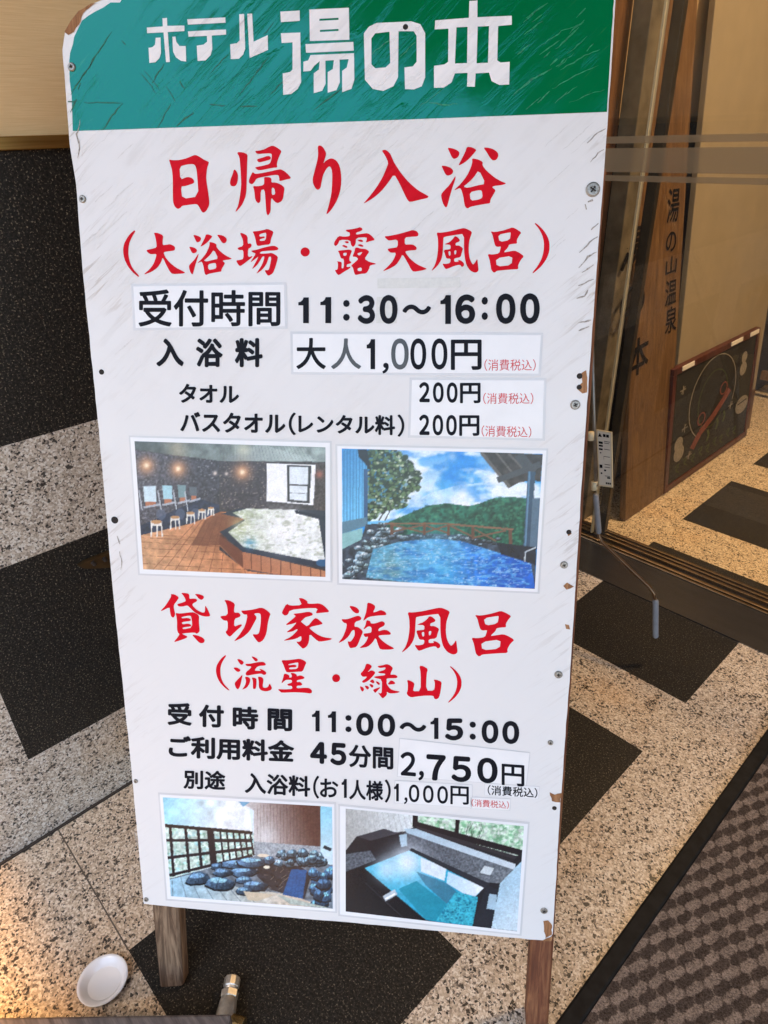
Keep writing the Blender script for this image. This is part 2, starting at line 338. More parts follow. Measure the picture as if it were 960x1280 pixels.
MB(SO).box((-1.055, 1.5185, -.03), (3.0, 1.674, .003)).build('sill_plate', m_sill, sill)
MB(SO).box((-1.055, 1.6745, -.03), (3.0, 1.771, -.004)).build('track_bed', m_groove, sill)
for a, b in ((1.675, 1.684), (1.691, 1.702), (1.722, 1.733), (1.742, 1.7505), (1.760, 1.7705)):
    MB(SO).box((-1.055, a, -.0035), (3.0, b, .007)).build('track_rail', m_rail, sill, bevel=.0015)

# ------------------------------------------------------------------ lobby shell and canopy (roof over the entrance)
m_plaster_in = simple('lobby_plaster', (.46, .33, .20), .8, var=.08, scale=8, bump=.1)
m_soffit = simple('canopy_soffit', (.045, .035, .025), .7, var=.2, scale=6)
lw = thing('lobby_wall', (-1.055, 3.7, 0), 'tan lobby wall with dark granite base behind the wooden sign', 'wall')
MB((-1.055, 3.7, 0)).box((-1.25, 1.5185 + .16, 1.152), (-1.057, 6.0, 3.0)).build('plaster', m_plaster_in, lw)
MB((-1.055, 3.7, 0)).box((-1.25, 1.5185 + .16, -.03), (-1.056, 6.0, 1.136)).build('granite_base', m_dark_wall, lw)
MB((-1.055, 3.7, 0)).box((-1.25, 1.5185 + .16, 1.136), (-1.048, 6.0, 1.152)).build('brass_strip', m_brass, lw)
bw = thing('lobby_back_wall', (2, 6.1, 0), 'tan back wall at the far end of the lobby', 'wall')
MB((2, 6.1, 0)).box((-1.25, 6.0, -.03), (6.0, 6.2, 3.0)).build('plaster', m_plaster_in, bw)
MB((2, 6.1, 0)).box((6.0, 1.70, -.03), (6.2, 6.2, 3.0)).build('side_plaster', m_plaster_in, bw)
MB((2, 6.1, 0)).box((1.661, 1.70, 0), (5.999, 1.76, 3.0)).build('front_plaster', m_plaster_in, bw)
cv = thing('entrance_canopy', (1, .8, 2.8), 'dark flat canopy roof over the hotel entrance', 'canopy')
MB((1, .8, 2.8)).box((-1.30, -1.15, 2.80), (3.2, 1.655, 3.05)).build('soffit_slab', m_soffit, cv, bevel=.01)
MB((1, .8, 2.8)).box((-1.25, 1.66, 2.76), (6.2, 6.2, 3.06)).build('lobby_ceiling', simple('lobby_ceiling_paint', (.42, .34, .25), .8), cv)

# ------------------------------------------------------------------ the sign board
sign = bpy.data.objects.new('sandwich_board', None); COL.objects.link(sign); sign.empty_display_size = .1
tag(sign, 'worn white bath price board with green header standing on wooden legs', 'sign board')
U0, V0 = 0.30, -0.15
SK = 1.0 / 1.0145                      # the board is 0.59 m wide
_org0 = BO + BR * U0 + BU * V0; _org = EYE + (_org0 - EYE) * SK
sign.matrix_world = Matrix(((BR[0] * SK, BU[0] * SK, BN[0] * SK, _org[0]), (BR[1] * SK, BU[1] * SK, BN[1] * SK, _org[1]), (BR[2] * SK, BU[2] * SK, BN[2] * SK, _org[2]), (0, 0, 0, 1)))
def loc(u, v, w_=0.0): return (u - U0, v - V0, w_)
def sheet(name, polys, wz, mat, parent=sign):
    """flat painted shape(s) on the board: each poly = [outer, hole, hole...] in (u,v)"""
    vs = []; fs = []
    for P in polys:
        P = [p for p in P]; b = len(vs)
        for ring in P: vs += [loc(u, v, wz) for u, v in ring]
        for t in tessellate_polygon([[Vector((u, v, 0)) for u, v in ring] for ring in P]):
            a, c, d = [Vector(vs[b + i]) for i in t]
            fs.append(tuple(b + i for i in (t if (c - a).cross(d - a).z > 0 else t[::-1])))
    return link_mesh(name, vs, fs, mat, parent)
def jag(pts, amp, step=.006):
    out = []
    for i in range(len(pts)):
        a = np.array(pts[i]); b = np.array(pts[(i + 1) % len(pts)]); n_ = max(1, int(np.hypot(*(b - a)) / step))
        for k in range(n_):
            out.append(tuple(a + (b - a) * k / n_ + RNG.normal(0, amp, 2) * (1 if k else .4)))
    return out
# outline (bottom-left, counter-clockwise); the top left corner is worn round
PT = 1.205
corner = [uv(*p) for p in ((130, -1), (112, 6), (97, 15), (88, 27), (81, 42), (78, 62))]
core = [(0, 0), (.6, 0), (.6, PT - .03), (.575, PT), (.12, PT)]
edge = [(0.0, .001), (.15, -.001), (.3, .001), (.45, 0), (.594, .0), (.601, .012), (.5995, .2), (.6005, .45), (.599, .7), (.6, .93), (.601, 1.1), (.60, PT - .03), (.575, PT), (.085, PT)] + corner + [(-.001, 1.04), (.002, 1.0), (.0, .9), (.001, .7), (-.001, .5), (.001, .25)]
outline = jag(edge, .00022, .012)
# make sure it runs counter-clockwise
ar = sum(outline[i][0] * outline[(i + 1) % len(outline)][1] - outline[(i + 1) % len(outline)][0] * outline[i][1] for i in range(len(outline)))
if ar < 0: outline = outline[::-1]
TH = .009
nO = len(outline); vs = [loc(u, v, 0) for u, v in outline] + [loc(u, v, -TH) for u, v in outline]
fs = [tuple(range(nO)), tuple(range(2 * nO - 1, nO - 1, -1))]; mi = [0, 1]
for i in range(nO): j = (i + 1) % nO; fs.append((i, i + nO, j + nO, j)); mi.append(1)
panel = link_mesh('panel', vs, fs, [m_white, m_ply], sign, mi)
# green header
hl, hr = uv(87, 164), uv(759, 140)
hx = [uv(*p) for p in ((100, 163.6), (440, 152), (758.6, 140))]
hp = [(hl[0] + .004, hl[1])] + hx + [(.5988, 1.13), (.5985, PT - .035), (.572, PT - .004), (.105, PT - .004)] + [uv(*p) for p in ((150, 3), (128, 9), (110, 20), (99, 34), (93, 46), (88, 66), (87, 90), (89, 120))]
hp2 = hp[:4] + jag(hp[4:] , .0011, .007)[: -max(1, int(np.hypot(*(np.array(hp[-1]) - np.array(hp[4]))) / .007)) + 1]
header = sheet('header_band', [[hp2]], .0003, m_green, panel)
# bare plywood chips
def px_poly(pts): return [uv(*p) for p in pts]
chips = [[(81, 40), (90, 24), (99, 14), (114, 5), (120, 4), (104, 17), (101, 27), (93, 40), (86, 44)],
         [(727, 466), (733, 463), (734, 490), (728, 492), (722, 487), (722, 483), (728, 478)],
         [(704, 732), (709, 728), (717, 733), (708, 737)], [(706, 780), (711, 781), (713, 786), (707, 786)], [(708, 664), (713, 662), (715, 667), (710, 670)],
         [(687, 990), (693, 993), (702, 991), (700, 1003), (690, 1001)], [(679, 1151), (685, 1150), (690, 1156), (690, 1168), (682, 1172), (680, 1164)], [(676, 1176), (690, 1170), (689, 1176)]]
def add_marks(o, polys, wz, mat):
    # surface marks become faces of the part they lie on
    me = o.data; me.materials.append(mat); mi_ = len(me.materials) - 1; bm = bmesh.new(); bm.from_mesh(me)
    for P in polys:
        vs_ = [bm.verts.new(loc(u, v, wz)) for ring in P for u, v in ring]; pts_ = [v.co.copy() for v in vs_]
        for t in tessellate_polygon([[Vector((u, v, 0)) for u, v in ring] for ring in P]):
            t = t if (pts_[t[1]] - pts_[t[0]]).cross(pts_[t[2]] - pts_[t[0]]).z > 0 else t[::-1]
            try: bm.faces.new([vs_[i_] for i_ in t]).material_index = mi_
            except ValueError: pass
    bm.to_mesh(me); bm.free()
add_marks(panel, [[jag(px_poly(c), .0005, .004)] for c in chips], .0006, m_ply)
# wear: dark cuts in the header, lifted slivers along the right edge
m_cut = simple('header_cut', (.0, .085, .028), .5, var=.4, scale=300); m_lift = simple('lifted_paint', (.36, .32, .275), .7, var=.5, scale=400); m_lite = simple('scraped_paint', (.66, .64, .61), .5, var=.12, scale=300)
def sliver(pts, wd, wz, mat, name):
    q = [np.array(uv(*p)) for p in pts]; n_ = len(q); L_, R2 = [], []
    for i in range(n_):
        d = q[min(i + 1, n_ - 1)] - q[max(i - 1, 0)]; d = np.array([-d[1], d[0]]) / (np.hypot(*d) + 1e-9); w_ = wd * (math.sin(math.pi * (i + .35) / (n_ - .3)) ** .6) * (1 + RNG.normal(0, .25)) / 2 * .0008
        L_.append(tuple(q[i] + d * w_)); R2.append(tuple(q[i] - d * w_))
    return [L_ + R2[::-1]]
def fine(pts, step=5, amp=.5):
    o = []
    for a, b in zip(pts[:-1], pts[1:]):
        a = np.array(a, float); b = np.array(b, float); n_ = max(1, int(np.hypot(*(b - a)) / step))
        o += [tuple(a + (b - a) * k_ / n_ + RNG.normal(0, amp, 2)) for k_ in range(n_)]
    return o + [tuple(pts[-1])]
cuts = [[(105, 128), (128, 128.5), (153, 129)], [(153, 129), (140, 146), (127, 163)], [(214, 130), (206, 145), (197, 160)], [(242, 142), (228, 151), (221, 158)], [(205, 79), (196, 96), (190, 104)], [(176, 91), (186, 104), (195, 117)], [(180, 88), (190, 100), (199, 112)], [(208, 108), (214, 118), (219, 127)], [(225, 102), (231, 111)],
        [(88, 118), (104, 96), (124, 64), (140, 40)], [(94, 108), (112, 84), (118, 70)], [(85, 128), (98, 126)], [(88, 140), (96, 124)], [(97, 112), (101, 104)], [(152, 50), (157, 56)], [(262, 131), (282, 132)], [(300, 134), (322, 133)], [(300, 118), (322, 90), (336, 72)], [(336, 120), (352, 104), (368, 92)], [(262, 92), (285, 68)], [(330, 44), (342, 28)], [(392, 138), (425, 112), (450, 96)],
        [(524, 134), (545, 118), (556, 110)], [(536, 129), (556, 131), (572, 130)], [(580, 142), (602, 126), (622, 114)], [(462, 70), (486, 50), (506, 36)], [(500, 72), (520, 52)], [(418, 20), (440, 4)], [(640, 120), (664, 100), (690, 86)], [(672, 60), (702, 40), (730, 28)], [(690, 112), (724, 92), (748, 82)], [(700, 88), (726, 72), (750, 62)], [(712, 128), (738, 118), (756, 112)]]
m_scuff = simple('pale_scuff', (.012, .215, .085), .3, var=.6, scale=260)
add_marks(header, [sliver(fine(c_), RNG.uniform(.9, 1.9), .0005, m_cut, '') for c_ in cuts if c_[0][0] < 400], .00052, m_cut)
sc_ = [c_ for c_ in cuts if c_[0][0] >= 400]
for i in range(22):
    x = RNG.uniform(640, 745); y = RNG.uniform(20, 140); l_ = RNG.uniform(10, 40); sc_.append([(x, y), (x + l_ * .7, y - l_ * RNG.uniform(.45, .75))])
add_marks(header, [q for q in [sliver(fine(c_), RNG.uniform(.8, 2.2), .0005, m_scuff, '') for c_ in sc_] if max(p[0] for p in q[0]) < .597 and min(p[1] for p in q[0]) > 1.057], .00052, m_scuff)
lifts = [[(733.5, 179), (747.7, 166), (756.8, 161)], [(738, 203), (747, 191), (755, 187)], [(724.5, 315.8), (737.4, 303), (747, 296)], [(723, 335), (735, 321), (746, 315)], [(738.7, 287.4), (748, 279)], [(723, 357), (742, 349)], [(723, 403.5), (739, 400)], [(723, 414), (736.5, 408)], [(720.6, 372.6), (731, 370), (735, 362)], [(734, 252), (741, 250)], [(731, 255), (733, 262)], [(727, 341), (742, 331)], [(101, 150), (96, 168), (100, 185), (97, 198)], [(150, 690), (153, 702), (151, 712)], [(147, 670), (150, 680)], [(168, 1040), (172, 1052), (169, 1062)]]
add_marks(panel, [sliver(fine(c_, 4, .35), RNG.uniform(1.4, 2.8), .0005, m_lift, '') for c_ in lifts], .00055, m_lift)
scr = []
for i in range(26):
    x = RNG.uniform(100, 735); y = RNG.uniform(165, 330) if RNG.random() < .7 else RNG.uniform(330, 520); l_ = RNG.uniform(14, 60)
    if 150 < x < 690 and y > 180 and RNG.random() < .55: x = RNG.choice([RNG.uniform(100, 150), RNG.uniform(680, 735)])
    scr.append(sliver(fine([(x, y), (x + l_ * .72, y - l_ * .66)], 6, .6), RNG.uniform(.7, 1.8), .0003, m_lite, ''))
add_marks(panel, [q for q in scr if max(p[0] for p in q[0]) < .596], .00028, m_lite)
# screws
def screw(px, py, r, mat=m_steel, hole=False):
    u, v = uv(px, py); m = MB()
    if hole:
        m.lathe([(0, .0008), (r, .0008), (r * 1.25, .0012), (r * 1.5, .0003)], 16, loc(u, v, 0)); m.build('screw_hole', m_hole, panel, True); return
    m.lathe([(0, .0012), (r * .35, .0012), (r * .42, .0022), (r * .8, .0021), (r, .0012), (r * 1.02, .0002)], 20, loc(u, v, 0))
    o = m.build('screw', mat, panel, False)
    q = MB(); a = random.random() * 3
    for t in (a, a + math.pi / 2):
        c, s_ = math.cos(t), math.sin(t); l, wd = r * .48, r * .10; x0, y0, _ = loc(u, v)
        q.add([(x0 + c * l - s_ * wd, y0 + s_ * l + c * wd, .00225 + .0001 * (t > a)), (x0 - c * l - s_ * wd, y0 - s_ * l + c * wd, .00225 + .0001 * (t > a)), (x0 - c * l + s_ * wd, y0 - s_ * l - c * wd, .00225 + .0001 * (t > a)), (x0 + c * l + s_ * wd, y0 + s_ * l - c * wd, .00225 + .0001 * (t > a))], [(0, 1, 2, 3)])
    q.build('screw_slot', m_hole, panel)
for a in ((741, 237, .0075), (719, 506, .0055), (705, 706, .0045), (698, 843, .005), (688, 928, .0035), (680, 1138, .0048), (90, 84, .0045), (103.5, 249, .0042), (183, 1124, .0035), (170, 976, .003)): screw(*a)
for a in ((127, 465, .0022), (143.5, 650, .0032), (724.5, 470, .0022), (724, 484, .002), (711, 665, .002), (693, 1010, .002), (507, 34, .002)): screw(*a, hole=True)

# ---- hand-cut brush lettering: outlines in zoom-crop units
def chaikin(p, q=.22):
    o = []
    for i in range(len(p)):
        a, b = p[i], p[(i + 1) % len(p)]; o += [(a[0] + (b[0] - a[0]) * q, a[1] + (b[1] - a[1]) * q), (b[0] - (b[0] - a[0]) * q, b[1] - (b[1] - a[1]) * q)]
    return o
def glyph(ox, oy, s, shapes, smooth=True):
    out = []
    for sh in shapes:
        rings = sh if isinstance(sh[0][0], (list, tuple)) else [sh]
        out.append([[uv(ox + x / s, oy + y / s) for x, y in (chaikin(r) if smooth else r)] for r in rings])
    return out
def affine(shapes, b0, b1):
    def f(p): return (b1[0] + (p[0] - b0[0]) * (b1[1] - b1[0]) / (b0[1] - b0[0]), b1[2] + (p[1] - b0[2]) * (b1[3] - b1[2]) / (b0[3] - b0[2]))
    return [[[f(p) for p in r] for r in (sh if isinstance(sh[0][0], (list, tuple)) else [sh])] for sh in shapes]
def circ(x, y, r): return [(x + r * math.cos(a * math.pi / 9), y + r * math.sin(a * math.pi / 9)) for a in range(18)]
HI = [[[(108,185),(150,195),(215,195),(290,182),(350,160),(400,138),(430,132),(470,150),(530,190),(588,215),(585,235),(565,290),(555,400),(560,450),(575,550),(592,670),(592,735),(560,800),(525,828),(500,810),(460,735),(430,720),(340,732),(265,742),(250,765),(215,782),(180,755),(158,700),(155,600),(155,400),(145,310),(125,240)],
 [(235,270),(330,245),(400,240),(430,265),(445,340),(465,630),(270,662),(250,510),(310,505),(415,470),(405,430),(380,405),(330,395),(245,430)]]]
KAE = [[(120,400),(145,415),(168,460),(168,530),(150,590),(120,606),(85,600),(72,570),(80,520),(105,460)],
 [(153,195),(225,195),(285,220),(280,300),(275,500),(270,650),(262,720),(240,780),(210,840),(145,912),(138,905),(170,840),(190,740),(208,600),(205,500),(195,330),(185,250)],
 [(375,178),(420,178),(490,160),(540,130),(585,115),(630,135),(680,170),(690,190),(665,240),(640,310),(635,345),(642,380),(590,382),(500,400),(440,412),(400,408),(372,378),(400,372),(470,358),(550,335),(568,290),(577,225),(562,208),(480,212),(410,218),(385,205)],
 [(395,280),(450,265),(520,240),(550,243),(566,262),(555,285),(500,300),(430,318),(405,308)],
 [(345,430),(370,455),(420,452),(560,425),(640,405),(685,400),(730,425),(780,470),(808,510),(740,525),(665,545),(665,510),(655,470),(600,468),(480,490),(390,510),(370,550),(340,582),(305,570),(298,535),(320,480)],
 [[(480,493),(550,495),(572,515),(568,560),(620,558),(680,580),(728,620),(720,680),(710,750),(690,785),(645,808),(610,790),(570,740),(562,800),(560,910),(530,958),(510,930),(500,800),(490,640),(440,650),(440,790),(410,810),(375,770),(365,660),(348,600),(400,605),(480,590),(485,530)],
  [(572,620),(605,625),(618,700),(574,712)]]]
RI = [[(260,120),(295,113),(330,140),(360,200),(362,225),(345,280),(328,335),(360,295),(410,270),(445,272),(490,300),(520,350),(540,440),(545,550),(530,670),(490,780),(430,880),(372,942),(365,932),(395,830),(425,700),(435,560),(435,420),(415,370),(395,365),(360,400),(325,470),(305,560),(295,625),(265,650),(235,630),(205,575),(200,510),(225,420),(255,300),(268,220)]]
IRU = [[(260,175),(300,165),(330,180),(365,215),(400,300),(440,370),(510,470),(600,570),(700,655),(800,710),(825,725),(810,745),(720,765),(600,795),(570,770),(530,690),(470,560),(408,455),(340,560),(250,670),(160,745),(60,805),(42,810),(100,745),(190,630),(270,500),(325,370),(340,320),(305,240)]]
YOKU = [[(185,140),(240,148),(290,165),(325,190),(330,220),(310,260),(265,278),(240,260),(215,205)],
 [(418,130),(480,135),(532,165),(520,190),(450,270),(390,320),(325,355),(320,345),(360,270),(400,190)],
 [(615,138),(680,142),(740,160),(790,200),(797,240),(775,285),(735,297),(700,270),(660,200)],
 [(112,355),(175,362),(230,385),(258,420),(240,460),(190,480),(160,460),(130,395)],
 [(285,480),(280,520),(245,620),(215,720),(185,840),(168,862),(140,830),(115,760),(108,700),(150,650),(210,590),(260,510)],
 [[(480,268),(550,280),(610,310),(605,355),(650,415),(750,500),(840,550),(895,570),(840,590),(740,600),(720,618),(765,650),(745,690),(700,765),(698,808),(640,815),(530,835),(460,850),(430,872),(400,855),(385,800),(375,720),(350,640),(330,625),(275,652),(270,645),(340,580),(420,480),(470,370),(485,310)],
  [(562,405),(645,575),(540,595),(430,625),(375,608),(420,575),(500,500)], [(452,675),(560,650),(598,655),(608,740),(560,765),(462,778)]]]
LPAR = [[(220,172),(237,180),(200,240),(165,310),(150,380),(150,470),(165,550),(200,630),(285,725),(270,732),(200,675),(140,600),(100,510),(85,420),(95,340),(130,270),(170,215)]]
DAI = [[(455,200),(510,205),(570,235),(562,290),(560,352),(610,345),(650,338),(700,360),(712,385),(705,415),(620,425),(570,435),(590,490),(640,555),(720,620),(800,660),(832,680),(810,690),(680,698),(650,670),(610,600),(560,490),(545,550),(500,620),(430,670),(345,702),(340,695),(400,645),(450,580),(480,500),(488,455),(420,460),(390,445),(362,410),(430,395),(490,380),(485,310),(470,240)]]
JOU = [[(160,172),(185,170),(238,200),(235,280),(265,272),(278,290),(270,315),(240,330),(240,415),(290,398),(275,420),(210,470),(165,503),(145,490),(120,445),(160,440),(195,430),(195,340),(150,342),(132,320),(195,300),(190,240),(175,205)],
 [[(285,155),(330,152),(400,140),(435,128),(495,155),(490,180),(470,230),(462,285),(400,290),(340,302),(325,285),(315,230),(300,180)], [(352,185),(405,168),(425,170),(418,245),(360,252),(358,232),(410,220),(408,203),(356,208)]],
 [(268,348),(320,340),(420,310),(500,295),(540,315),(545,335),(520,345),(440,348),(372,355),(352,378),(440,375),(480,368),(540,405),(535,440),(515,510),(490,575),(445,600),(425,580),(405,540),(445,545),(460,500),(475,410),(450,405),(440,440),(420,490),(380,540),(320,582),(345,545),(385,480),(408,405),(385,405),(360,450),(325,500),(278,535),(300,495),(335,430),(345,405),(320,425),(262,468),(285,430),(320,375),(290,365)]]
RO_ = [[(255,168),(330,160),(400,145),(435,133),(465,155),(450,180),(385,200),(385,225),(450,215),(525,205),(570,235),(615,290),(560,300),(500,322),(512,290),(515,255),(385,262),(380,340),(350,375),(325,350),(315,290),(190,285),(170,335),(140,365),(120,345),(125,310),(175,238),(240,250),(312,242),(310,200),(280,190)],
 [(240,310),(285,300),(302,318),(280,332)], [(215,360),(235,345),(285,365),(275,385),(250,378)], [(400,288),(450,282),(472,300),(460,315),(420,305)], [(402,345),(440,338),(478,358),(465,372),(420,362)],
 [[(165,418),(240,410),(300,402),(338,415),(320,460),(305,500),(305,540),(330,550),(322,570),(275,580),(270,615),(325,605),(310,630),(240,670),(178,712),(155,695),(128,648),(165,645),(170,560),(150,545),(200,548),(215,560),(210,630),(238,625),(240,515),(205,510),(190,470),(180,440)], [(230,445),(275,440),(270,475),(235,480)]],
 [[(375,378),(410,380),(440,392),(500,395),(545,425),(520,465),(485,515),(540,550),(640,575),(560,590),(545,610),(545,630),(510,690),(440,695),(380,710),(365,690),(345,610),(320,600),(400,530),(410,515),(385,490),(340,490),(365,430)], [(395,450),(455,432),(460,440),(425,480)], [(400,630),(450,615),(455,660),(408,662)]]]
TEN = [[(98,245),(160,240),(300,210),(400,180),(440,168),(490,182),(510,215),(505,245),(420,250),(345,258),(345,345),(400,340),(450,345),(488,375),(485,410),(400,415),(350,425),(360,450),(410,515),(490,580),(570,615),(615,635),(570,650),(450,672),(420,640),(380,560),(318,455),(290,520),(240,590),(160,635),(90,662),(88,655),(150,600),(210,530),(245,440),(180,442),(155,425),(135,395),(200,385),(262,375),(262,280),(160,297),(135,285)]]
FU = [[(150,245),(200,250),(300,235),(420,205),(480,192),(530,210),(578,240),(560,290),(540,360),(535,470),(545,550),(570,610),(590,632),(615,605),(640,560),(648,640),(655,700),(635,725),(600,728),(550,700),(510,640),(490,560),(480,460),(480,262),(380,275),(240,298),(232,320),(225,500),(205,580),(160,650),(98,705),(92,700),(130,640),(155,560),(170,440),(168,320)],
 [[(370,290),(400,300),(432,335),(425,355),(380,372),(378,405),(420,402),(470,435),(455,480),(440,545),(362,555),(362,600),(420,595),(405,575),(440,580),(478,610),(480,645),(455,662),(430,632),(360,648),(270,688),(250,675),(218,618),(260,625),(315,612),(320,560),(270,560),(255,520),(235,455),(290,450),(320,445),(320,395),(255,390),(250,385),(310,360),(350,320)], [(290,475),(318,470),(318,520),(300,525)], [(362,465),(390,458),(385,505),(365,512)]]]
RO = [[[(125,280),(180,290),(280,270),(340,250),(390,232),(440,255),(498,295),(470,330),(440,385),(445,428),(400,430),(345,440),(340,470),(280,535),(340,525),(415,510),(470,535),(530,580),(490,620),(455,690),(462,735),(380,738),(260,748),(195,755),(185,772),(160,775),(135,740),(125,680),(115,620),(90,552),(150,560),(230,545),(245,490),(252,462),(205,468),(180,450),(165,390),(150,320)],
 [(215,320),(360,292),(370,300),(358,385),(235,410)], [(190,605),(390,572),(380,685),(200,705)]]]
RPAR = [[(660,178),(700,205),(760,265),(810,340),(835,420),(832,520),(800,610),(740,695),(680,750),(635,785),(628,775),(690,700),(740,610),(765,510),(768,410),(745,320),(700,240),(655,190)]]
KASHI = [[(178,118),(230,125),(278,160),(250,205),(215,248),(215,290),(233,365),(210,408),(180,385),(168,320),(165,275),(68,325),(58,318),(110,265),(160,190),(185,145)],
 [(300,105),(370,108),(402,125),(400,180),(450,172),(490,180),(495,205),(440,235),(440,260),(490,310),(560,345),(590,335),(590,265),(600,262),(655,375),(640,388),(590,390),(530,375),(460,335),(410,285),(380,255),(320,270),(270,268),(252,240),(310,225),(362,205),(345,160),(320,125)],
 [(465,118),(520,120),(570,140),(578,165),(550,192),(520,180),(490,145)],
 [[(235,345),(290,355),(400,340),(460,338),(520,375),(515,450),(525,550),(520,575),(490,598),(465,580),(340,590),(310,597),(385,630),(360,650),(290,675),(225,695),(220,688),(260,640),(285,600),(262,580),(252,530),(255,450),(245,380)],
  [(308,395),(395,378),(425,385),(440,520),(325,545),(318,520),(420,508),(425,490),(385,472),(318,485),(310,455),(420,442),(418,418),(380,405),(310,412)]],
 [(432,608),(490,612),(560,640),(585,670),(580,700),(545,712),(510,695),(470,650)]]
KIRI = [[(145,190),(210,195),(278,235),(265,300),(268,345),(320,340),(345,370),(335,395),(270,415),(265,515),(330,485),(360,482),(355,505),(290,560),(220,632),(195,620),(160,575),(190,545),(190,440),(150,438),(120,420),(95,385),(190,375),(185,280),(170,225)],
 [(348,318),(400,318),(500,305),(590,280),(640,300),(705,355),(690,390),(670,470),(655,590),(620,670),(570,702),(545,690),(480,600),(540,605),(565,590),(585,480),(588,370),(570,348),(500,352),(540,400),(510,460),(450,570),(370,640),(275,685),(268,680),(330,610),(400,500),(430,365),(385,365),(365,345)]]
IE = [[(320,118),(370,122),(428,158),(425,188),(500,188),(560,182),(610,200),(660,245),(692,288),(600,295),(520,305),(555,240),(420,240),(215,262),(190,320),(155,332),(120,305),(125,275),(175,185),(220,212),(360,205),(335,145)],
 [(250,308),(330,302),(440,282),(485,300),(490,325),(440,340),(400,350),(360,390),(345,402),(380,430),(425,465),(510,360),(545,365),(608,420),(600,435),(440,470),(480,510),(540,555),(620,590),(732,605),(690,625),(570,645),(530,620),(450,545),(445,640),(420,700),(375,728),(355,715),(285,640),(330,645),(355,625),(352,570),(290,610),(150,632),(145,625),(230,585),(310,505),(300,490),(250,520),(165,535),(240,480),(300,410),(260,425),(150,450),(250,370),(290,335)]]
ZOKU = [[(205,215),(250,215),(300,235),(328,270),(322,300),(290,305),(250,280)],
 [(108,372),(180,375),(250,350),(320,328),(355,355),(345,385),(275,405),(268,465),(310,465),(355,500),(372,525),(345,590),(310,680),(285,710),(220,722),(205,700),(185,635),(220,645),(250,610),(275,560),(270,500),(240,510),(200,580),(150,625),(85,658),(80,652),(130,590),(170,490),(180,425),(140,415)],
 [(425,172),(480,185),(525,220),(490,295),(530,285),(585,260),(640,285),(655,315),(640,325),(540,330),(440,345),(380,392),(375,385),(405,310),(420,230)],
 [(415,382),(460,395),(465,425),(515,425),(560,410),(600,395),(635,415),(630,450),(560,485),(555,520),(620,500),(665,505),(705,535),(705,560),(620,562),(550,570),(590,620),(660,675),(755,725),(700,738),(580,738),(560,700),(525,590),(490,650),(430,705),(340,720),(335,712),(400,660),(440,580),(395,590),(374,545),(440,540),(475,530),(475,470),(440,455),(385,495),(378,490),(400,450)]]
RYU = [[(348,225),(390,232),(432,262),(420,292),(395,297),(370,265)], [(300,330),(350,328),(395,358),(375,382),(345,378)], [(415,412),(410,450),(385,560),(360,595),(335,570),(318,520),(350,480)],
 [(520,192),(565,205),(602,232),(590,254),(570,256),(545,230)],
 [(445,285),(500,285),(600,264),(665,260),(695,285),(690,305),(600,310),(555,365),(600,370),(640,368),(610,342),(660,355),(700,385),(698,410),(670,420),(640,400),(560,410),(470,428),(450,410),(460,380),(500,350),(525,315),(465,312)],
 [(442,440),(480,440),(510,465),(500,520),(470,570),(415,595),(412,590),(445,545),(460,490)], [(525,445),(570,455),(585,470),(578,580),(550,590),(540,575),(540,490)],
 [(598,435),(650,445),(668,470),(655,560),(680,575),(720,565),(740,515),(770,575),(755,600),(700,617),(640,605),(610,570),(610,490)]]
HOSHI = [[[(110,240),(180,243),(270,232),(330,222),(380,240),(415,268),(395,310),(370,378),(300,380),(180,390),(160,360),(140,300)], [(195,290),(310,265),(318,280),(310,345),(210,352),(205,330),(290,325),(298,305),(270,294),(200,303)]],
 [(145,402),(180,408),(212,425),(205,450),(235,448),(240,425),(222,395),(260,393),(298,415),(298,435),(345,420),(392,445),(385,465),(300,480),(298,505),(340,500),(365,530),(355,545),(298,548),(295,580),(400,572),(450,575),(482,605),(475,642),(380,630),(260,625),(120,632),(95,615),(68,588),(160,592),(245,585),(240,550),(195,548),(180,528),(240,510),(240,478),(180,475),(155,485),(120,518),(115,510),(135,450)]]
MIDORI = [[(362,185),(400,190),(435,220),(405,260),(375,290),(430,262),(478,292),(440,340),(385,395),(330,420),(308,400),(350,370),(375,340),(320,345),(290,310),(340,255)],
 [(402,398),(440,372),(465,405),(450,425),(425,412)], [(285,455),(325,468),(340,500),(318,525),(298,500)], [(342,448),(385,455),(400,480),(378,500),(358,480)], [(400,428),(440,438),(452,460),(432,478),(410,455)],
 [(495,215),(550,208),(610,190),(650,205),(685,240),(665,280),(650,322),(700,315),(738,335),(735,360),(650,362),(605,365),(610,400),(605,425),(650,490),(700,510),(775,522),(730,540),(640,545),(610,520),(612,560),(565,605),(545,590),(500,530),(535,545),(550,530),(552,375),(480,362),(450,345),(500,335),(590,325),(590,305),(520,302),(500,285),(585,262),(600,230),(520,240)],
 [(475,395),(510,405),(530,430),(515,445),(490,425)], [(440,500),(485,482),(540,465),(490,520),(470,540)], [(655,385),(690,395),(720,430),(614,440)]]
YAMA = [[(180,380),(220,390),(270,420),(262,470),(250,518),(345,515),(345,300),(328,212),(375,215),(432,250),(415,310),(408,510),(505,510),(515,450),(512,400),(498,378),(540,380),(597,405),(590,470),(575,560),(560,600),(530,615),(505,605),(497,570),(400,570),(300,580),(230,592),(190,570),(175,540),(188,510),(192,430)]]
Z96 = 9.6
def red(shapes): o = sheet('lettering', shapes, .0004, m_red); return o
red(glyph(200,180,Z96,HI)+glyph(280,170,Z96,KAE)+glyph(370,170,Z96,RI)+glyph(450,170,Z96,IRU)+glyph(540,170,Z96,YOKU))
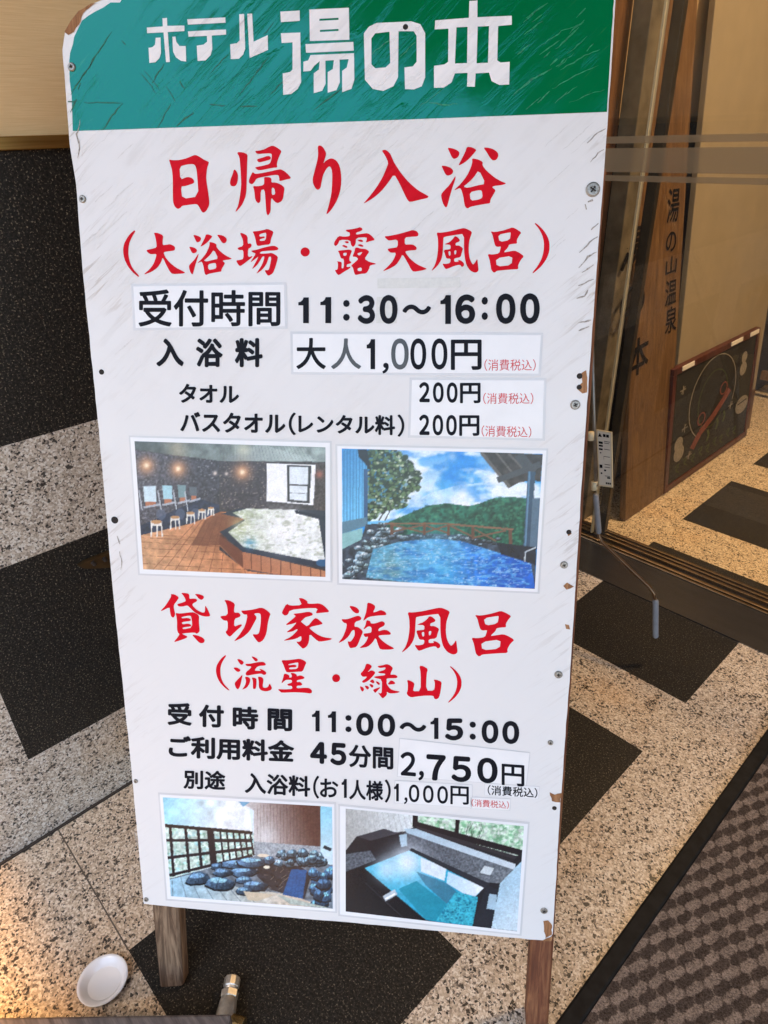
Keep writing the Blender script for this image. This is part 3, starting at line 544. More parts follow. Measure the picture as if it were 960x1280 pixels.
red(glyph(145,270,Z96,LPAR)+glyph(145,270,Z96,DAI)+glyph(225,270,Z96,affine(YOKU,(108,895,130,872),(108,628,220,710)))+glyph(280,270,8,JOU)+glyph(280,270,8,[circ(812,360,46)],False)
    +glyph(405,270,Z96,RO_)+glyph(470,270,Z96,TEN)+glyph(530,265,Z96,FU)+glyph(600,260,Z96,RO)+glyph(600,260,Z96,RPAR))
red(glyph(195,730,Z96,KASHI)+glyph(265,730,Z96,KIRI)+glyph(340,735,Z96,IE)+glyph(415,735,Z96,ZOKU)+glyph(490,740,Z96,affine(FU,(92,655,192,728),(118,788,185,748)))+glyph(565,740,Z96,affine(RO,(90,530,232,775),(232,750,225,770))))
red(glyph(260,800,Z96,affine(LPAR,(85,285,172,732),(95,262,180,605)))+glyph(260,800,Z96,RYU)+glyph(340,800,Z96,HOSHI)+glyph(340,800,Z96,[circ(770,457,48)],False)+glyph(420,810,Z96,MIDORI)+glyph(490,810,Z96,YAMA)+glyph(490,810,Z96,affine(RPAR,(628,835,178,785),(672,835,215,655))))
HH = 960/170.
HOTEL = [[(160,75),(192,72),(195,128),(315,126),(316,165),(198,172),(213,383),(185,384),(168,174),(52,180),(50,140),(163,132)],
 [(112,212),(147,210),(150,320),(140,355),(110,385),(68,390),(62,283),(90,278),(108,260)], [(230,205),(252,203),(258,240),(280,270),(325,270),(328,380),(290,375),(255,350),(235,310)],
 [(335,82),(603,68),(606,106),(340,120)], [(340,167),(608,153),(610,190),(508,197),(512,290),(500,335),(465,372),(408,376),(402,268),(450,260),(475,240),(474,199),(344,205)],
 [(702,46),(736,44),(744,290),(730,330),(700,360),(642,363),(638,258),(685,250),(705,230)], [(758,43),(793,41),(803,240),(903,193),(905,298),(775,355)]]
YUNO = [[(33,46),(108,42),(108,82),(35,87)], [(35,130),(110,127),(113,320),(100,345),(75,365),(44,368),(42,285),(70,280),(80,270),(80,165),(38,168)],
 [[(145,38),(298,31),(300,155),(147,160)], [(184,74),(258,70),(258,78),(184,82)], [(186,117),(258,113),(258,121),(186,125)]],
 [(130,172),(315,163),(317,197),(150,205),(132,205)],
 [(150,214),(318,207),(319,310),(308,345),(272,358),(272,275),(290,262),(297,230),(262,232),(263,320),(250,350),(216,360),(216,280),(236,268),(240,234),(207,236),(208,325),(195,352),(162,362),(162,285),(182,270),(185,238),(165,255),(150,275),(122,278),(122,240),(140,235)],
 [[(356,130),(375,105),(405,90),(540,84),(575,95),(593,130),(593,300),(580,335),(550,347),(515,346),(513,262),(545,258),(560,240),(560,140),(548,122),(490,122),(488,300),(470,335),(430,353),(390,345),(360,310)], [(385,150),(400,130),(455,124),(458,245),(440,262),(400,265),(385,250)]],
 [[(764,5),(795,3),(795,68),(928,62),(928,97),(875,102),(872,235),(885,243),(920,240),(918,328),(880,330),(850,315),(840,282),(788,285),(785,337),(755,336),(757,283),(708,285),(695,320),(665,340),(627,341),(627,256),(668,250),(682,240),(683,112),(630,115),(632,80),(762,70)], [(714,107),(757,105),(755,245),(708,247)], [(796,104),(840,102),(836,244),(792,246)]]]
sheet('lettering', glyph(175,10,HH,HOTEL,False) + glyph(340,0,960/310.,YUNO,False), .0007, m_logo)

# ---- stickers
def rect_sheet(name, q, wz, mat, parent=sign, rad=0.0): return sheet(name, [[[uv(*p) for p in q]]], wz, mat, parent)
def sticker(q, mat=m_sticker, sleeve=3.0):
    c = np.mean(np.array(q), 0); qq = [tuple(np.array(p) + np.sign(np.array(p) - c) * sleeve) for p in q]
    s_ = rect_sheet('price_sticker', qq, .00045, m_sleeve); rect_sheet('paper_face', q, .0008, mat, s_); return s_
st1 = sticker([(167, 358), (355, 356), (356.5, 408), (170, 410)])
st2 = sticker([(366, 417.5), (676, 419), (673, 467), (367, 465)])
st3 = sticker([(515, 475), (680, 475.5), (678, 548), (513, 544)])
st4 = sticker([(500, 923), (662, 941), (657.5, 981.5), (497, 970)], sleeve=.8)
st5 = sticker([(494, 975.5), (590, 981), (590, 1009), (493, 1003)], sleeve=.6)
st6 = sticker([(588, 996), (638, 998.5), (637, 1012.5), (588, 1010)], sleeve=.6)
st7 = sticker([(606, 979), (674, 983), (673, 998), (606, 993.5)], sleeve=.4)
m_tape = simple('old_tape', (.66, .65, .60), .3, var=.06, scale=200)
rect_sheet('old_tape', [(471.7, 348), (575, 346.5), (575.5, 359), (472, 360.5)], .0005, m_tape)
rect_sheet('old_tape', [(471, 371), (497, 371.5), (496, 404), (470, 404)], .00035, m_tape)

# ---- typeset lettering: default font outlines fitted to measured quads (TL, TR, BR, BL in photo pixels)
JOBS = []
DIG = '0123456789:,()'
FULL = str.maketrans(DIG, '０１２３４５６７８９：，（）')
def one(x0, x1, y0, y1, mat, wz, parent):
    P = [(0, .19), (.22, .165), (.40, .10), (.50, 0), (1, 0), (1, 1), (.46, 1), (.46, .31), (0, .31)]
    q = [uv(x0 + a * (x1 - x0), y0 + b * (y1 - y0)) for a, b in P]; return sheet('lettering', [[q]], wz, mat, parent)
def text(s, x0, x1, tl, bl, tr=None, br=None, bold=.018, mat=m_black, wz=.0006, parent=sign, quad=None):
    tr = tl if tr is None else tr; br = bl if br is None else br
    if s == '1': return one(x0 + .5, x1 - (x1 - x0) * .12, tl, bl, mat, wz, parent)
    cu = bpy.data.curves.new('lettering', 'FONT'); cu.body = s.translate(FULL); cu.space_character = .575 if s[0] in DIG else 1.0; cu.size = 1.0; cu.resolution_u = 6
    ob = bpy.data.objects.new('lettering', cu); COL.objects.link(ob)
    JOBS.append((ob, quad or [(x0, tl), (x1, tr), (x1, br), (x0, bl)], mat, wz, parent, bold * (1.3 if s[0] in DIG[:11] else 1.0)))
B2 = .037
text('受付時間', 173.5, 350.8, 361.5, 408.6, 363, 407.8, .019, wz=.0011, parent=st1)
text('1', 372.5, 388, 371.8, 404, bold=B2); text('1', 400, 416, 371.4, 404, bold=B2); text(':', 429, 437.2, 375, 401, 375, 401, B2); text('30', 447, 497, 369, 405, 368.5, 405, B2)
text('～', 503, 539, 381, 393.4, 380, 393, B2); text('1', 550, 565.5, 369, 405, bold=B2); text('6', 569, 594, 368, 405, bold=B2); text(':', 602, 609.8, 371.5, 400, 371, 400, B2); text('00', 620, 674.6, 367, 405, 366.5, 405, B2)
text('入', 195.5, 230, 423, 458, bold=B2); text('浴', 245, 278.7, 423, 459, bold=B2); text('料', 293.7, 328.6, 422.5, 459, bold=B2)
text('大', 370.5, 407.7, 422.4, 461.5, bold=.020, wz=.0011, parent=st2); text('人', 414, 451.7, 423, 461.5, bold=.020, wz=.0011, parent=st2, mat=m_greyink)
text('1', 458, 470.5, 424, 461.5, bold=.020, wz=.0011, parent=st2); text(',', 478, 486, 453.5, 467, bold=.020, wz=.0011, parent=st2); text('0', 489, 511, 423, 462, bold=.020, wz=.0011, parent=st2, mat=m_greyink); text('00', 513, 559.3, 423, 462, bold=.020, wz=.0011, parent=st2)
text('円', 563.6, 602, 424.5, 462.5, bold=.020, wz=.0011, parent=st2)
text('（消費税込）', 605.5, 669.5, 449, 463.5, bold=.0, mat=m_redink, wz=.0011, parent=st2)
text('タオル', 224, 299, 479.5, 503.5, 481, 504.5, .032)
text('バスタオル', 225.5, 357, 514.5, 540, 516.5, 542, .032); text('（', 361, 370, 515.5, 544, bold=.022); text('レンタル料', 373, 494, 517, 542, 519, 544, .032); text('）', 497, 505.5, 518, 546, bold=.022)
text('200', 524, 572, 477.5, 503, 478, 503.6, .028, wz=.0011, parent=st3); text('円', 575, 600.7, 478.5, 504, bold=.026, wz=.0011, parent=st3); text('（消費税込）', 604, 666.5, 491, 505, bold=.0, mat=m_redink, wz=.0011, parent=st3)
text('200', 524, 571, 518, 544, 518.6, 544.4, .028, wz=.0011, parent=st3); text('円', 574, 599.3, 519, 544.8, bold=.026, wz=.0011, parent=st3); text('（消費税込）', 602, 664, 531.5, 545.5, 533, 547, bold=.0, mat=m_redink, wz=.0011, parent=st3)
text('受', 209.5, 240, 877.5, 906, 879, 907, B2); text('付', 248.7, 280.2, 880, 908.5, 881.5, 909.5, B2); text('時', 291, 323, 882, 911, 883.5, 912, B2); text('間', 334.5, 365.4, 885, 913, 886.5, 914, B2)
text('1', 389.5, 401, 888, 914, bold=B2); text('1', 409.5, 421.5, 889, 915, bold=B2); text(':', 431.8, 439.5, 893.5, 914.6, 893.8, 915, B2); text('00', 445.2, 494, 890.5, 919, 892.5, 921, B2); text('～', 499.5, 533, 902, 913, 904, 915, B2)
text('1', 537.6, 549.5, 897, 923.5, bold=B2); text('5', 556, 579, 897.8, 925.2, bold=B2); text(':', 587, 594.8, 901.5, 924, 902, 924.6, B2); text('00', 602, 649, 899.5, 928.6, 901.5, 930, B2)
text('ご利用料金', 211, 368, 918.5, 946.5, 925.5, 953, B2); text('45', 387.7, 433, 926.5, 954, 929, 957, B2); text('分間', 436, 491.7, 930, 958.5, 934, 962, .030)
text('2', 500.7, 520, 938.7, 968.5, 940, 970, .02, wz=.0011, parent=st4); text(',', 523, 530, 963, 975, bold=.030, wz=.0011, parent=st4); text('750', 533, 622, 941.5, 975, 947.5, 979, .030, wz=.0011, parent=st4); text('円', 627, 655.4, 954, 980.5, 956, 983, .02, wz=.0011, parent=st4)
text('別途', 229.4, 282, 961.5, 985.5, 963.5, 987.5, .030); text('入浴料', 306, 388, 965, 991, 970, 996, .028); text('(', 391.5, 399, 969.5, 998, bold=.022); text('お', 400, 423, 972.5, 996, 973.5, 997, .022); text('1', 426.5, 434.5, 973.5, 997, bold=.024); text('人様', 436.5, 479, 974, 999, 976, 1001, .028); text(')', 481, 488.5, 974, 1003, bold=.022)
text('1', 492, 499.5, 979, 1001, bold=.016, wz=.0011, parent=st5); text(',', 505, 509.5, 996, 1004.5, bold=.016, wz=.0011, parent=st5); text('000', 511, 560, 979.8, 1001.8, 982.3, 1004.3, .018, wz=.0011, parent=st5); text('円', 563, 586, 981.5, 1004.5, 982.8, 1005.5, .018, wz=.0011, parent=st5)
text('（消費税込）', 609.5, 671.7, 980.5, 993, 984.5, 997, .012, mat=m_blackink, wz=.0011, parent=st7); text('（消費税込）', 589.5, 636, 998, 1007.5, 1001, 1010.5, .0, mat=m_redink, wz=.0011, parent=st6)

# ---- printed photographs, painted cell by cell into the print
def vnoise(h, w_, cell, seed, octv=3):
    r = np.random.default_rng(seed); o = np.zeros((h, w_)); amp = 1; tot = 0
    for k in range(octv):
        gh, gw = int(h / cell) + 3, int(w_ / cell) + 3; g = r.random((gh, gw)); yy = np.arange(h) / cell; xx = np.arange(w_) / cell
        y0 = yy.astype(int); x0 = xx.astype(int); fy = (yy - y0)[:, None]; fx = (xx - x0)[None]; fy = fy * fy * (3 - 2 * fy); fx = fx * fx * (3 - 2 * fx)
        o += amp * ((g[y0][:, x0] * (1 - fx) + g[y0][:, x0 + 1] * fx) * (1 - fy) + (g[y0 + 1][:, x0] * (1 - fx) + g[y0 + 1][:, x0 + 1] * fx) * fy)
        tot += amp; amp *= .5; cell = max(cell / 2, 1.01)
    return o / tot
class Print:
    def __init__(s, W, H, k=.5): s.k = k; s.w, s.h = int(W * k), int(H * k); s.a = np.zeros((s.h, s.w, 3)); s.yy, s.xx = np.mgrid[0:s.h, 0:s.w].astype(float)
    def mask(s, pts):
        p = np.array(pts, float) * s.k; m = np.zeros((s.h, s.w), bool); j = len(p) - 1
        x0, y0 = np.clip(np.floor(p.min(0)).astype(int), 0, None); x1, y1 = np.ceil(p.max(0)).astype(int) + 1; w_ = np.s_[y0:max(y1, y0), x0:max(x1, x0)]; yy, xx, mm = s.yy[w_], s.xx[w_], m[w_]
        s.win = w_
        for i in range(len(p)):
            (xi, yi), (xj, yj) = p[i], p[j]
            if yi != yj: mm ^= ((yi > yy) != (yj > yy)) & (xx < (xj - xi) * (yy - yi) / (yj - yi) + xi)
            j = i
        return m
    def poly(s, pts, c, c2=None, ax=None, nz=0.0, cell=8, seed=1, al=1.0):
        m = s.mask(pts); c = np.array(c, float)
        if c2 is None and not nz:
            w_ = s.win; mm = m[w_]; q = s.a[w_]; q[mm] = q[mm] * (1 - al) + np.clip(c, 0, 255) * al; return m
        col = np.broadcast_to(c, s.a.shape).copy()
        if c2 is not None:
            p, q = np.array(ax[0]) * s.k, np.array(ax[1]) * s.k; d = q - p; t = np.clip(((s.xx - p[0]) * d[0] + (s.yy - p[1]) * d[1]) / (d @ d), 0, 1)[..., None]; col = c * (1 - t) + np.array(c2, float) * t
        if nz: col = col * (1 + nz * (vnoise(s.h, s.w, cell * s.k, seed)[..., None] - .5) * 2)
        s.a[m] = s.a[m] * (1 - al) + np.clip(col, 0, 255)[m] * al; return m
    def rect(s, x0, y0, x1, y1, c, **k): return s.poly([(x0, y0), (x1, y0), (x1, y1), (x0, y1)], c, **k)
    def ell(s, x, y, rx, ry, c, **k): return s.poly([(x + rx * math.cos(t * .314), y + ry * math.sin(t * .314)) for t in range(20)], c, **k)
    def rock(s, x, y, rx, ry, c, seed=0):
        g = np.random.default_rng(seed * 7 + int(x) * 13 + int(y)); n_ = 9; c = np.array(c, float)
        R = [(math.cos(t * 6.283 / n_ + g.uniform(-.25, .25)) * g.uniform(.72, 1.1), math.sin(t * 6.283 / n_ + g.uniform(-.25, .25)) * g.uniform(.72, 1.1)) for t in range(n_)]
        s.poly([(x + a * rx * 1.08, y + b * ry * 1.05 + ry * .22) for a, b in R], c * .22)
        s.poly([(x + a * rx, y + b * ry) for a, b in R], c, c2=c * .38, ax=((x - rx * .2, y - ry), (x + rx * .3, y + ry)), nz=.5, cell=7, seed=seed + 1)
        s.poly([(x + a * rx * .62 - rx * .12, y + b * ry * .42 - ry * .38) for a, b in R], np.minimum(c * 1.55 + 18, 255), nz=.45, cell=6, seed=seed + 2, al=.75)
        for q in range(2): u_ = g.uniform(-.5, .5); s.line((x + u_ * rx, y - ry * .7), (x + (u_ + g.uniform(-.4, .4)) * rx, y + ry * .7), 2.2, c * .3, al=.6)
    def line(s, p, q, wd, c, **k):
        p = np.array(p, float); q = np.array(q, float); d = q - p; n_ = np.array([-d[1], d[0]]) / (np.hypot(*d) + 1e-9) * wd / 2; return s.poly([p + n_, q + n_, q - n_, p - n_], c, **k)
    def spots(s, m, n_, c, r=3, seed=3, al=.8):
        g = np.random.default_rng(seed); ys, xs = np.nonzero(m)
        for i in g.integers(0, len(ys), n_): s.ell(xs[i] / s.k, ys[i] / s.k, r * g.uniform(.6, 1.6), r * g.uniform(.5, 1.2), np.array(c) * g.uniform(.8, 1.15), al=al)
    def tex(s, m, cell, c, lo, hi, seed=1, sx=2.0, al=.7, ridged=False):
        w2 = int(s.w / sx) + 2; n_ = vnoise(s.h, w2, cell * s.k, seed, 4); n_ = np.repeat(n_, int(math.ceil(sx)), 1)[:, :s.w] if sx > 1 else n_[:, :s.w]
        if n_.shape[1] < s.w: n_ = np.pad(n_, ((0, 0), (0, s.w - n_.shape[1])), 'edge')
        if ridged: n_ = 1 - np.abs(2 * n_ - 1)
        t = (np.clip((n_ - lo) / (hi - lo), 0, 1) * al)[..., None]; q = s.a * (1 - t) + np.array(c, float) * t; s.a[m] = q[m]
    def grain(s, amt=.10, seed=5):
        g = np.random.default_rng(seed); n_ = vnoise(s.h, s.w, 3.2, seed, 2) - .5; big = vnoise(s.h, s.w, 14, seed + 1, 3) - .5
        s.a = np.clip(s.a * (1 + amt * 2.2 * n_[..., None] + amt * 1.6 * big[..., None]) + g.normal(0, 255 * amt * .12, s.a.shape), 0, 255)
    def glow(s, x, y, r, c, a=1.0):
        d = np.hypot(s.xx - x * s.k, s.yy - y * s.k) / (r * s.k); g = (a * np.exp(-d * d * 2.2))[..., None]; s.a = s.a * (1 - g) + np.array(c, float) * g
    def build(s, q_img, q_out, ox, oy, sc, label=None):
        s.grain(.055)
        px = lambda p: (ox + p[0] / sc, oy + p[1] / sc)
        c = np.mean(np.array(q_out), 0); qs = [tuple(np.array(p) + np.sign(np.array(p) - c) * 8) for p in q_out]
        base = rect_sheet('photo_print', [px(p) for p in qs], .0005, m_sleeve); rect_sheet('paper_border', [px(p) for p in q_out], .0009, m_paper, base)
        nu, nv = 230, 155; U, V = np.meshgrid(np.linspace(0, 1, nu), np.linspace(0, 1, nv)); Q = np.array(q_img, float)
        P = (1 - V)[..., None] * ((1 - U)[..., None] * Q[0] + U[..., None] * Q[1]) + V[..., None] * ((1 - U)[..., None] * Q[3] + U[..., None] * Q[2])
        X = np.clip(P[..., 0] * s.k, 0, s.w - 2); Y = np.clip(P[..., 1] * s.k, 0, s.h - 2); x0, y0 = X.astype(int), Y.astype(int); fx, fy = (X - x0)[..., None], (Y - y0)[..., None]; A = s.a
        C = (A[y0, x0] * (1 - fx) + A[y0, x0 + 1] * fx) * (1 - fy) + (A[y0 + 1, x0] * (1 - fx) + A[y0 + 1, x0 + 1] * fx) * fy
        cor = [np.array(uv(*px(p))) for p in q_img]
        vv = (1 - V)[..., None] * ((1 - U)[..., None] * cor[0] + U[..., None] * cor[1]) + V[..., None] * ((1 - U)[..., None] * cor[3] + U[..., None] * cor[2])
        vs = [loc(a, b, .0012) for a, b in vv.reshape(-1, 2)]; ii = np.arange(nu * nv).reshape(nv, nu)
        fs = np.stack([ii[1:, :-1], ii[1:, 1:], ii[:-1, 1:], ii[:-1, :-1]], -1).reshape(-1, 4).tolist()
        o = link_mesh('picture', vs, fs, m_print, base); at_ = o.data.color_attributes.new('ink', 'FLOAT_COLOR', 'POINT')
        cl = np.concatenate([lin(np.maximum(C.reshape(-1, 3), 1.01)), np.ones((nu * nv, 1))], 1); at_.data.foreach_set('color', cl.ravel().astype(np.float32))
        if label: base['label'] = label
k = N('printed_ink', .22); va = k.n('ShaderNodeVertexColor', layer_name='ink'); k.color(k.mix(1.0, va.outputs[0], k.ramp(k.noise(k.coord('Object'), 900, 2), [(0.3, .86), (0.7, 1.08)]), 'MULTIPLY')); m_print = k.m

# indoor bath
p = Print(960, 702)
p.rect(0, 0, 960, 702, (60, 58, 62), nz=.5, cell=10, seed=1)
p.poly([(0, 0), (960, 0), (960, 135), (430, 130), (0, 75)], (70, 78, 78), (150, 165, 160), ((0, 80), (700, 90)), nz=.25, cell=30, seed=2)
p.poly([(620, 55), (880, 130), (440, 130)], (120, 130, 130), (180, 195, 190), ((450, 120), (760, 90)))
for i in range(28): p.line((430 + i * 16, 128), (440 + i * 14, 60), 2, (95, 102, 104), al=.5)
p.glow(235, 75, 70, (190, 180, 150), .6); p.glow(540, 80, 50, (215, 215, 190), .7)
m_ = p.poly([(30, 80), (280, 115), (430, 130), (430, 360), (340, 390), (60, 470)], (84, 82, 92), (58, 58, 68), ((60, 200), (430, 250)), nz=.5, cell=8, seed=5); p.spots(m_, 260, (165, 165, 172), 3, 4, .5)
m_ = p.poly([(430, 130), (650, 135), (650, 345), (440, 350)], (62, 58, 66), nz=.4, cell=8, seed=6); p.spots(m_, 160, (165, 150, 140), 3, 5, .55)
p.poly([(648, 140), (870, 148), (858, 330), (648, 312)], (246, 246, 246)); p.poly([(740, 148), (850, 152), (840, 322), (740, 315)], (52, 54, 58)); p.poly([(752, 156), (836, 158), (828, 312), (752, 304)], (226, 234, 238)); p.line((745, 238), (838, 240), 6, (60, 62, 66)); p.line((750, 275), (832, 278), 3, (120, 125, 130))
p.poly([(868, 140), (915, 140), (915, 380), (860, 340)], (70, 62, 62), nz=.5, cell=6, seed=8)
p.poly([(60, 425), (340, 300), (430, 330), (430, 380), (300, 415), (62, 470)], (40, 50, 72), nz=.4, cell=12, seed=9)
for x, y in ((88, 150), (238, 165), (535, 180)): p.glow(x, y, 55, (226, 160, 110), .9); p.glow(x, y, 18, (255, 235, 200), 1)
p.glow(410, 185, 14, (255, 235, 220), .9); p.glow(462, 188, 12, (255, 235, 220), .8); p.glow(885, 190, 26, (190, 110, 90), .8)
for x, y, w1, h1, c in ((72, 243, 60, 72, (205, 225, 232)), (162, 242, 46, 62, (165, 205, 215)), (234, 240, 38, 56, (120, 148, 152)), (288, 248, 34, 40, (92, 102, 110))):
    p.poly([(x, y), (x + w1, y), (x + w1 + 3, y + h1), (x + 6, y + h1)], c); p.rect(x + 12, y + h1, x + w1, y + h1 + 22, (176, 112, 82)); p.line((x + 2, y + h1 + 26), (x + w1 + 20, y + h1 + 12), 9, (170, 176, 186))
    p.line((x - 20, y + 20), (x - 5, y + 110), 4, (200, 206, 214)); p.ell(x + 85, y + 130, 22, 26, (92, 105, 130), al=.6)
p.poly([(62, 470), (300, 415), (430, 362), (470, 360), (560, 400), (430, 470), (430, 540), (560, 640), (915, 690), (915, 702), (60, 702)], (190, 124, 84), (206, 160, 120), ((420, 420), (100, 640)), nz=.22, cell=26, seed=11)
p.poly([(430, 360), (545, 400), (430, 520), (300, 520), (360, 400)], (96, 56, 42), al=.65)
for i in range(12): p.line((60 + i * 62, 700), (330 + i * 22, 395), 2.5, (112, 66, 50), al=.8)
for i in range(8): y = 425 + i * i * 3.2 + i * 12; p.line((60, y + 40), (560, y + 70), 2.2, (118, 72, 54), al=.7)
p.poly([(430, 470), (535, 545), (915, 640), (915, 700), (540, 628), (430, 520)], (168, 106, 76), (196, 132, 96), ((430, 500), (900, 660)))
for i in range(9): p.line((575 + i * 45, 555 + i * 11), (577 + i * 45, 632 + i * 8), 4, (96, 60, 48))
p.poly([(430, 470), (430, 515), (540, 628), (535, 545)], (112, 66, 50))
p.poly([(440, 370), (520, 345), (915, 355), (915, 630), (535, 548), (430, 455), (545, 395)], (40, 50, 66))
m_ = p.poly([(490, 365), (560, 345), (780, 352), (880, 385), (912, 600), (540, 525), (470, 455), (548, 400)], (172, 184, 152), (236, 238, 232), ((480, 400), (760, 470)), nz=.16, cell=16, seed=12)
p.glow(720, 450, 130, (248, 246, 244), .85); p.glow(520, 420, 60, (216, 214, 160), .5); p.glow(570, 510, 40, (70, 150, 190), .7); p.tex(m_, 14, (246, 248, 246), .80, .97, 13, 2.0, .7, True); p.tex(m_, 12, (128, 136, 104), .58, .74, 14, 2.0, .45)
p.poly([(770, 352), (910, 380), (910, 402), (780, 368)], (30, 42, 60)); p.ell(900, 600, 30, 18, (40, 90, 130))
for i, (x, y, r_) in enumerate(((135, 412, 30), (222, 390, 24), (295, 370, 21), (348, 356, 18), (390, 345, 15))):
    p.rect(x - r_ * .9, y - r_ * .3, x + r_ * .9, y + r_ * .5, (226, 222, 214)); p.ell(x, y - r_ * .15, r_ * .85, r_ * .32, (186, 140, 96))
    for dx_ in (-.75, .1, .8): p.line((x + dx_ * r_, y + r_ * .3), (x + dx_ * r_ * 1.15, y + r_ * 2.2), 5, (236, 232, 222))
p.build([(32, 42), (912, 70), (912, 668), (72, 632)], [(12, 24), (932, 50), (935, 686), (56, 652)], 160, 540, 960 / 260., 'print of an indoor bath with tiled floor and stools')
# open air bath with mountain
p = Print(960, 695)
p.rect(0, 0, 960, 695, (40, 150, 225)); p.poly([(0, 0), (960, 0), (960, 380), (0, 380)], (22, 134, 222), (112, 196, 240), ((400, 70), (420, 340)))
cl = vnoise(p.h, p.w, 70, 21, 4); cm = np.clip((cl - .49) * 8, 0, 1)[..., None] * np.clip((p.yy / p.k - 40) / 220, .25, 1)[..., None]; sk = p.mask([(0, 0), (960, 0), (960, 330), (0, 370)])
p.a[sk] = (p.a * (1 - cm) + np.array([238, 246, 252]) * cm)[sk]
p.poly([(300, 330), (420, 250), (540, 215), (640, 205), (760, 225), (860, 200), (860, 300), (300, 345)], (236, 246, 252), al=.55, nz=.0)
p.tex(sk, 60, (250, 252, 254), .50, .62, 77, 2.0, .85); p.tex(sk, 46, (16, 120, 214), .56, .72, 78, 2.0, .55)
for x, y, r_, a in ((560, 262, 60, .7), (520, 100, 30, .5), (380, 270, 40, .6)): p.glow(x, y, r_, (250, 252, 254), a)
m_ = p.poly([(240, 372), (330, 335), (420, 298), (500, 288), (590, 300), (630, 290), (690, 268), (760, 262), (830, 268), (900, 285), (900, 470), (240, 440)], (34, 104, 84), (24, 84, 66), ((500, 290), (560, 430)), nz=.5, cell=20, seed=22); p.spots(m_, 420, (62, 136, 100), 6, 23, .5); p.spots(m_, 320, (16, 60, 52), 6, 24, .5)
t = p.poly([(170, 70), (300, 75), (350, 120), (390, 180), (385, 230), (340, 250), (330, 300), (250, 320), (200, 345), (165, 360)], (52, 78, 60), nz=.6, cell=18, seed=25, al=.35)
p.spots(t, 330, (40, 62, 48), 9, 26, .85); p.spots(t, 240, (96, 126, 84), 6, 27, .8); p.spots(t, 60, (190, 200, 170), 4, 28, .8)
p.line((215, 360), (250, 300), 5, (52, 58, 60)); p.line((240, 360), (268, 305), 4, (52, 58, 60))
p.poly([(58, 68), (130, 70), (165, 130), (165, 380), (60, 400)], (66, 150, 205), (110, 196, 236), ((60, 100), (165, 300)))
for i in range(8): p.line((68 + i * 13, 75), (66 + i * 13, 370), 4, (40, 100, 160), al=.6)
p.poly([(125, 70), (165, 72), (182, 160), (150, 120), (130, 100)], (26, 40, 52)); p.poly([(150, 150), (168, 150), (166, 380), (152, 380)], (50, 90, 130)); p.poly([(58, 365), (165, 345), (165, 380), (60, 415)], (90, 130, 150)); p.poly([(58, 415), (145, 390), (145, 450), (58, 495)], (140, 190, 190))
m_ = p.poly([(60, 480), (140, 440), (160, 375), (230, 372), (280, 420), (420, 415), (560, 418), (700, 450), (860, 480), (860, 650), (60, 612)], (52, 64, 78), nz=.6, cell=16, seed=30)
g = np.random.default_rng(31)
for i in range(70):
    t_ = g.random(); x = 70 + 190 * t_ + g.normal(0, 22); y = 590 - 205 * t_ + g.normal(0, 24); r_ = g.uniform(10, 26); p.rock(x, y, r_, r_ * .58, np.array((150, 186, 206)) * g.uniform(.65, 1.15), i)
for i in range(34): x = 270 + i * 17.5; y = 424 + max(0, x - 500) * .16 + g.normal(0, 6); r_ = g.uniform(9, 20); p.rock(x, y, r_, r_ * .5, np.array((118, 140, 156)) * g.uniform(.5, 1.2), i)
m_ = p.poly([(160, 600), (190, 480), (300, 448), (450, 434), (560, 446), (700, 490), (840, 540), (858, 648), (440, 635)], (84, 160, 196), (24, 104, 206), ((230, 560), (760, 600)), nz=.25, cell=14, seed=32)
p.glow(260, 560, 110, (112, 150, 140), .7); p.glow(450, 500, 140, (110, 196, 232), .7); p.glow(480, 590, 90, (60, 176, 226), .6); p.glow(760, 600, 90, (10, 66, 160), .6)
p.tex(m_, 22, (130, 212, 244), .82, .98, 33, 3.0, .6, True); p.tex(m_, 16, (14, 84, 168), .56, .70, 34, 3.0, .4); p.tex(m_, 12, (222, 242, 250), .93, .99, 35, 3.0, .6, True)
for x in (270, 405, 505, 605, 758): p.line((x, 368 + max(0, x - 450) * .08), (x, 420 + max(0, x - 500) * .16), 14, (104, 74, 60))
p.line((240, 372), (510, 372), 8, (134, 98, 76)); p.line((505, 374), (770, 396), 8, (134, 98, 76))
for a, b in (((275, 405), (400, 378)), ((275, 378), (400, 408)), ((410, 408), (500, 380)), ((410, 380), (500, 410)), ((512, 380), (600, 425)), ((612, 395), (700, 445)), ((610, 430), (740, 400))): p.line(a, b, 7, (120, 88, 70))
p.poly([(632, 80), (890, 92), (880, 200), (840, 195), (790, 205), (750, 228)], (58, 54, 52), nz=.4, cell=20, seed=36)
for a, b, wd in (((640, 85), (755, 222), 14), ((700, 85), (770, 170), 8), ((750, 88), (820, 160), 9), ((705, 195), (880, 130), 24), ((790, 92), (850, 165), 40)): p.line(a, b, wd, (96, 92, 88) if wd < 20 else (70, 74, 78))
p.line((844, 160), (824, 470), 30, (52, 78, 100)); p.line((836, 160), (817, 470), 8, (90, 130, 160)); p.poly([(848, 268), (880, 268), (872, 470), (835, 470)], (84, 110, 130)); p.poly([(700, 450), (862, 470), (860, 545), (720, 500)], (26, 34, 48), nz=.4, cell=10, seed=37); p.line((815, 530), (818, 490), 5, (200, 210, 216)); p.line((818, 490), (862, 470), 5, (200, 210, 216))
p.build([(58, 68), (888, 90), (855, 648), (60, 607)], [(39, 58), (903, 76), (867, 661), (46, 624)], 410, 540, 960 / 290., 'print of an open air bath below a green mountain')
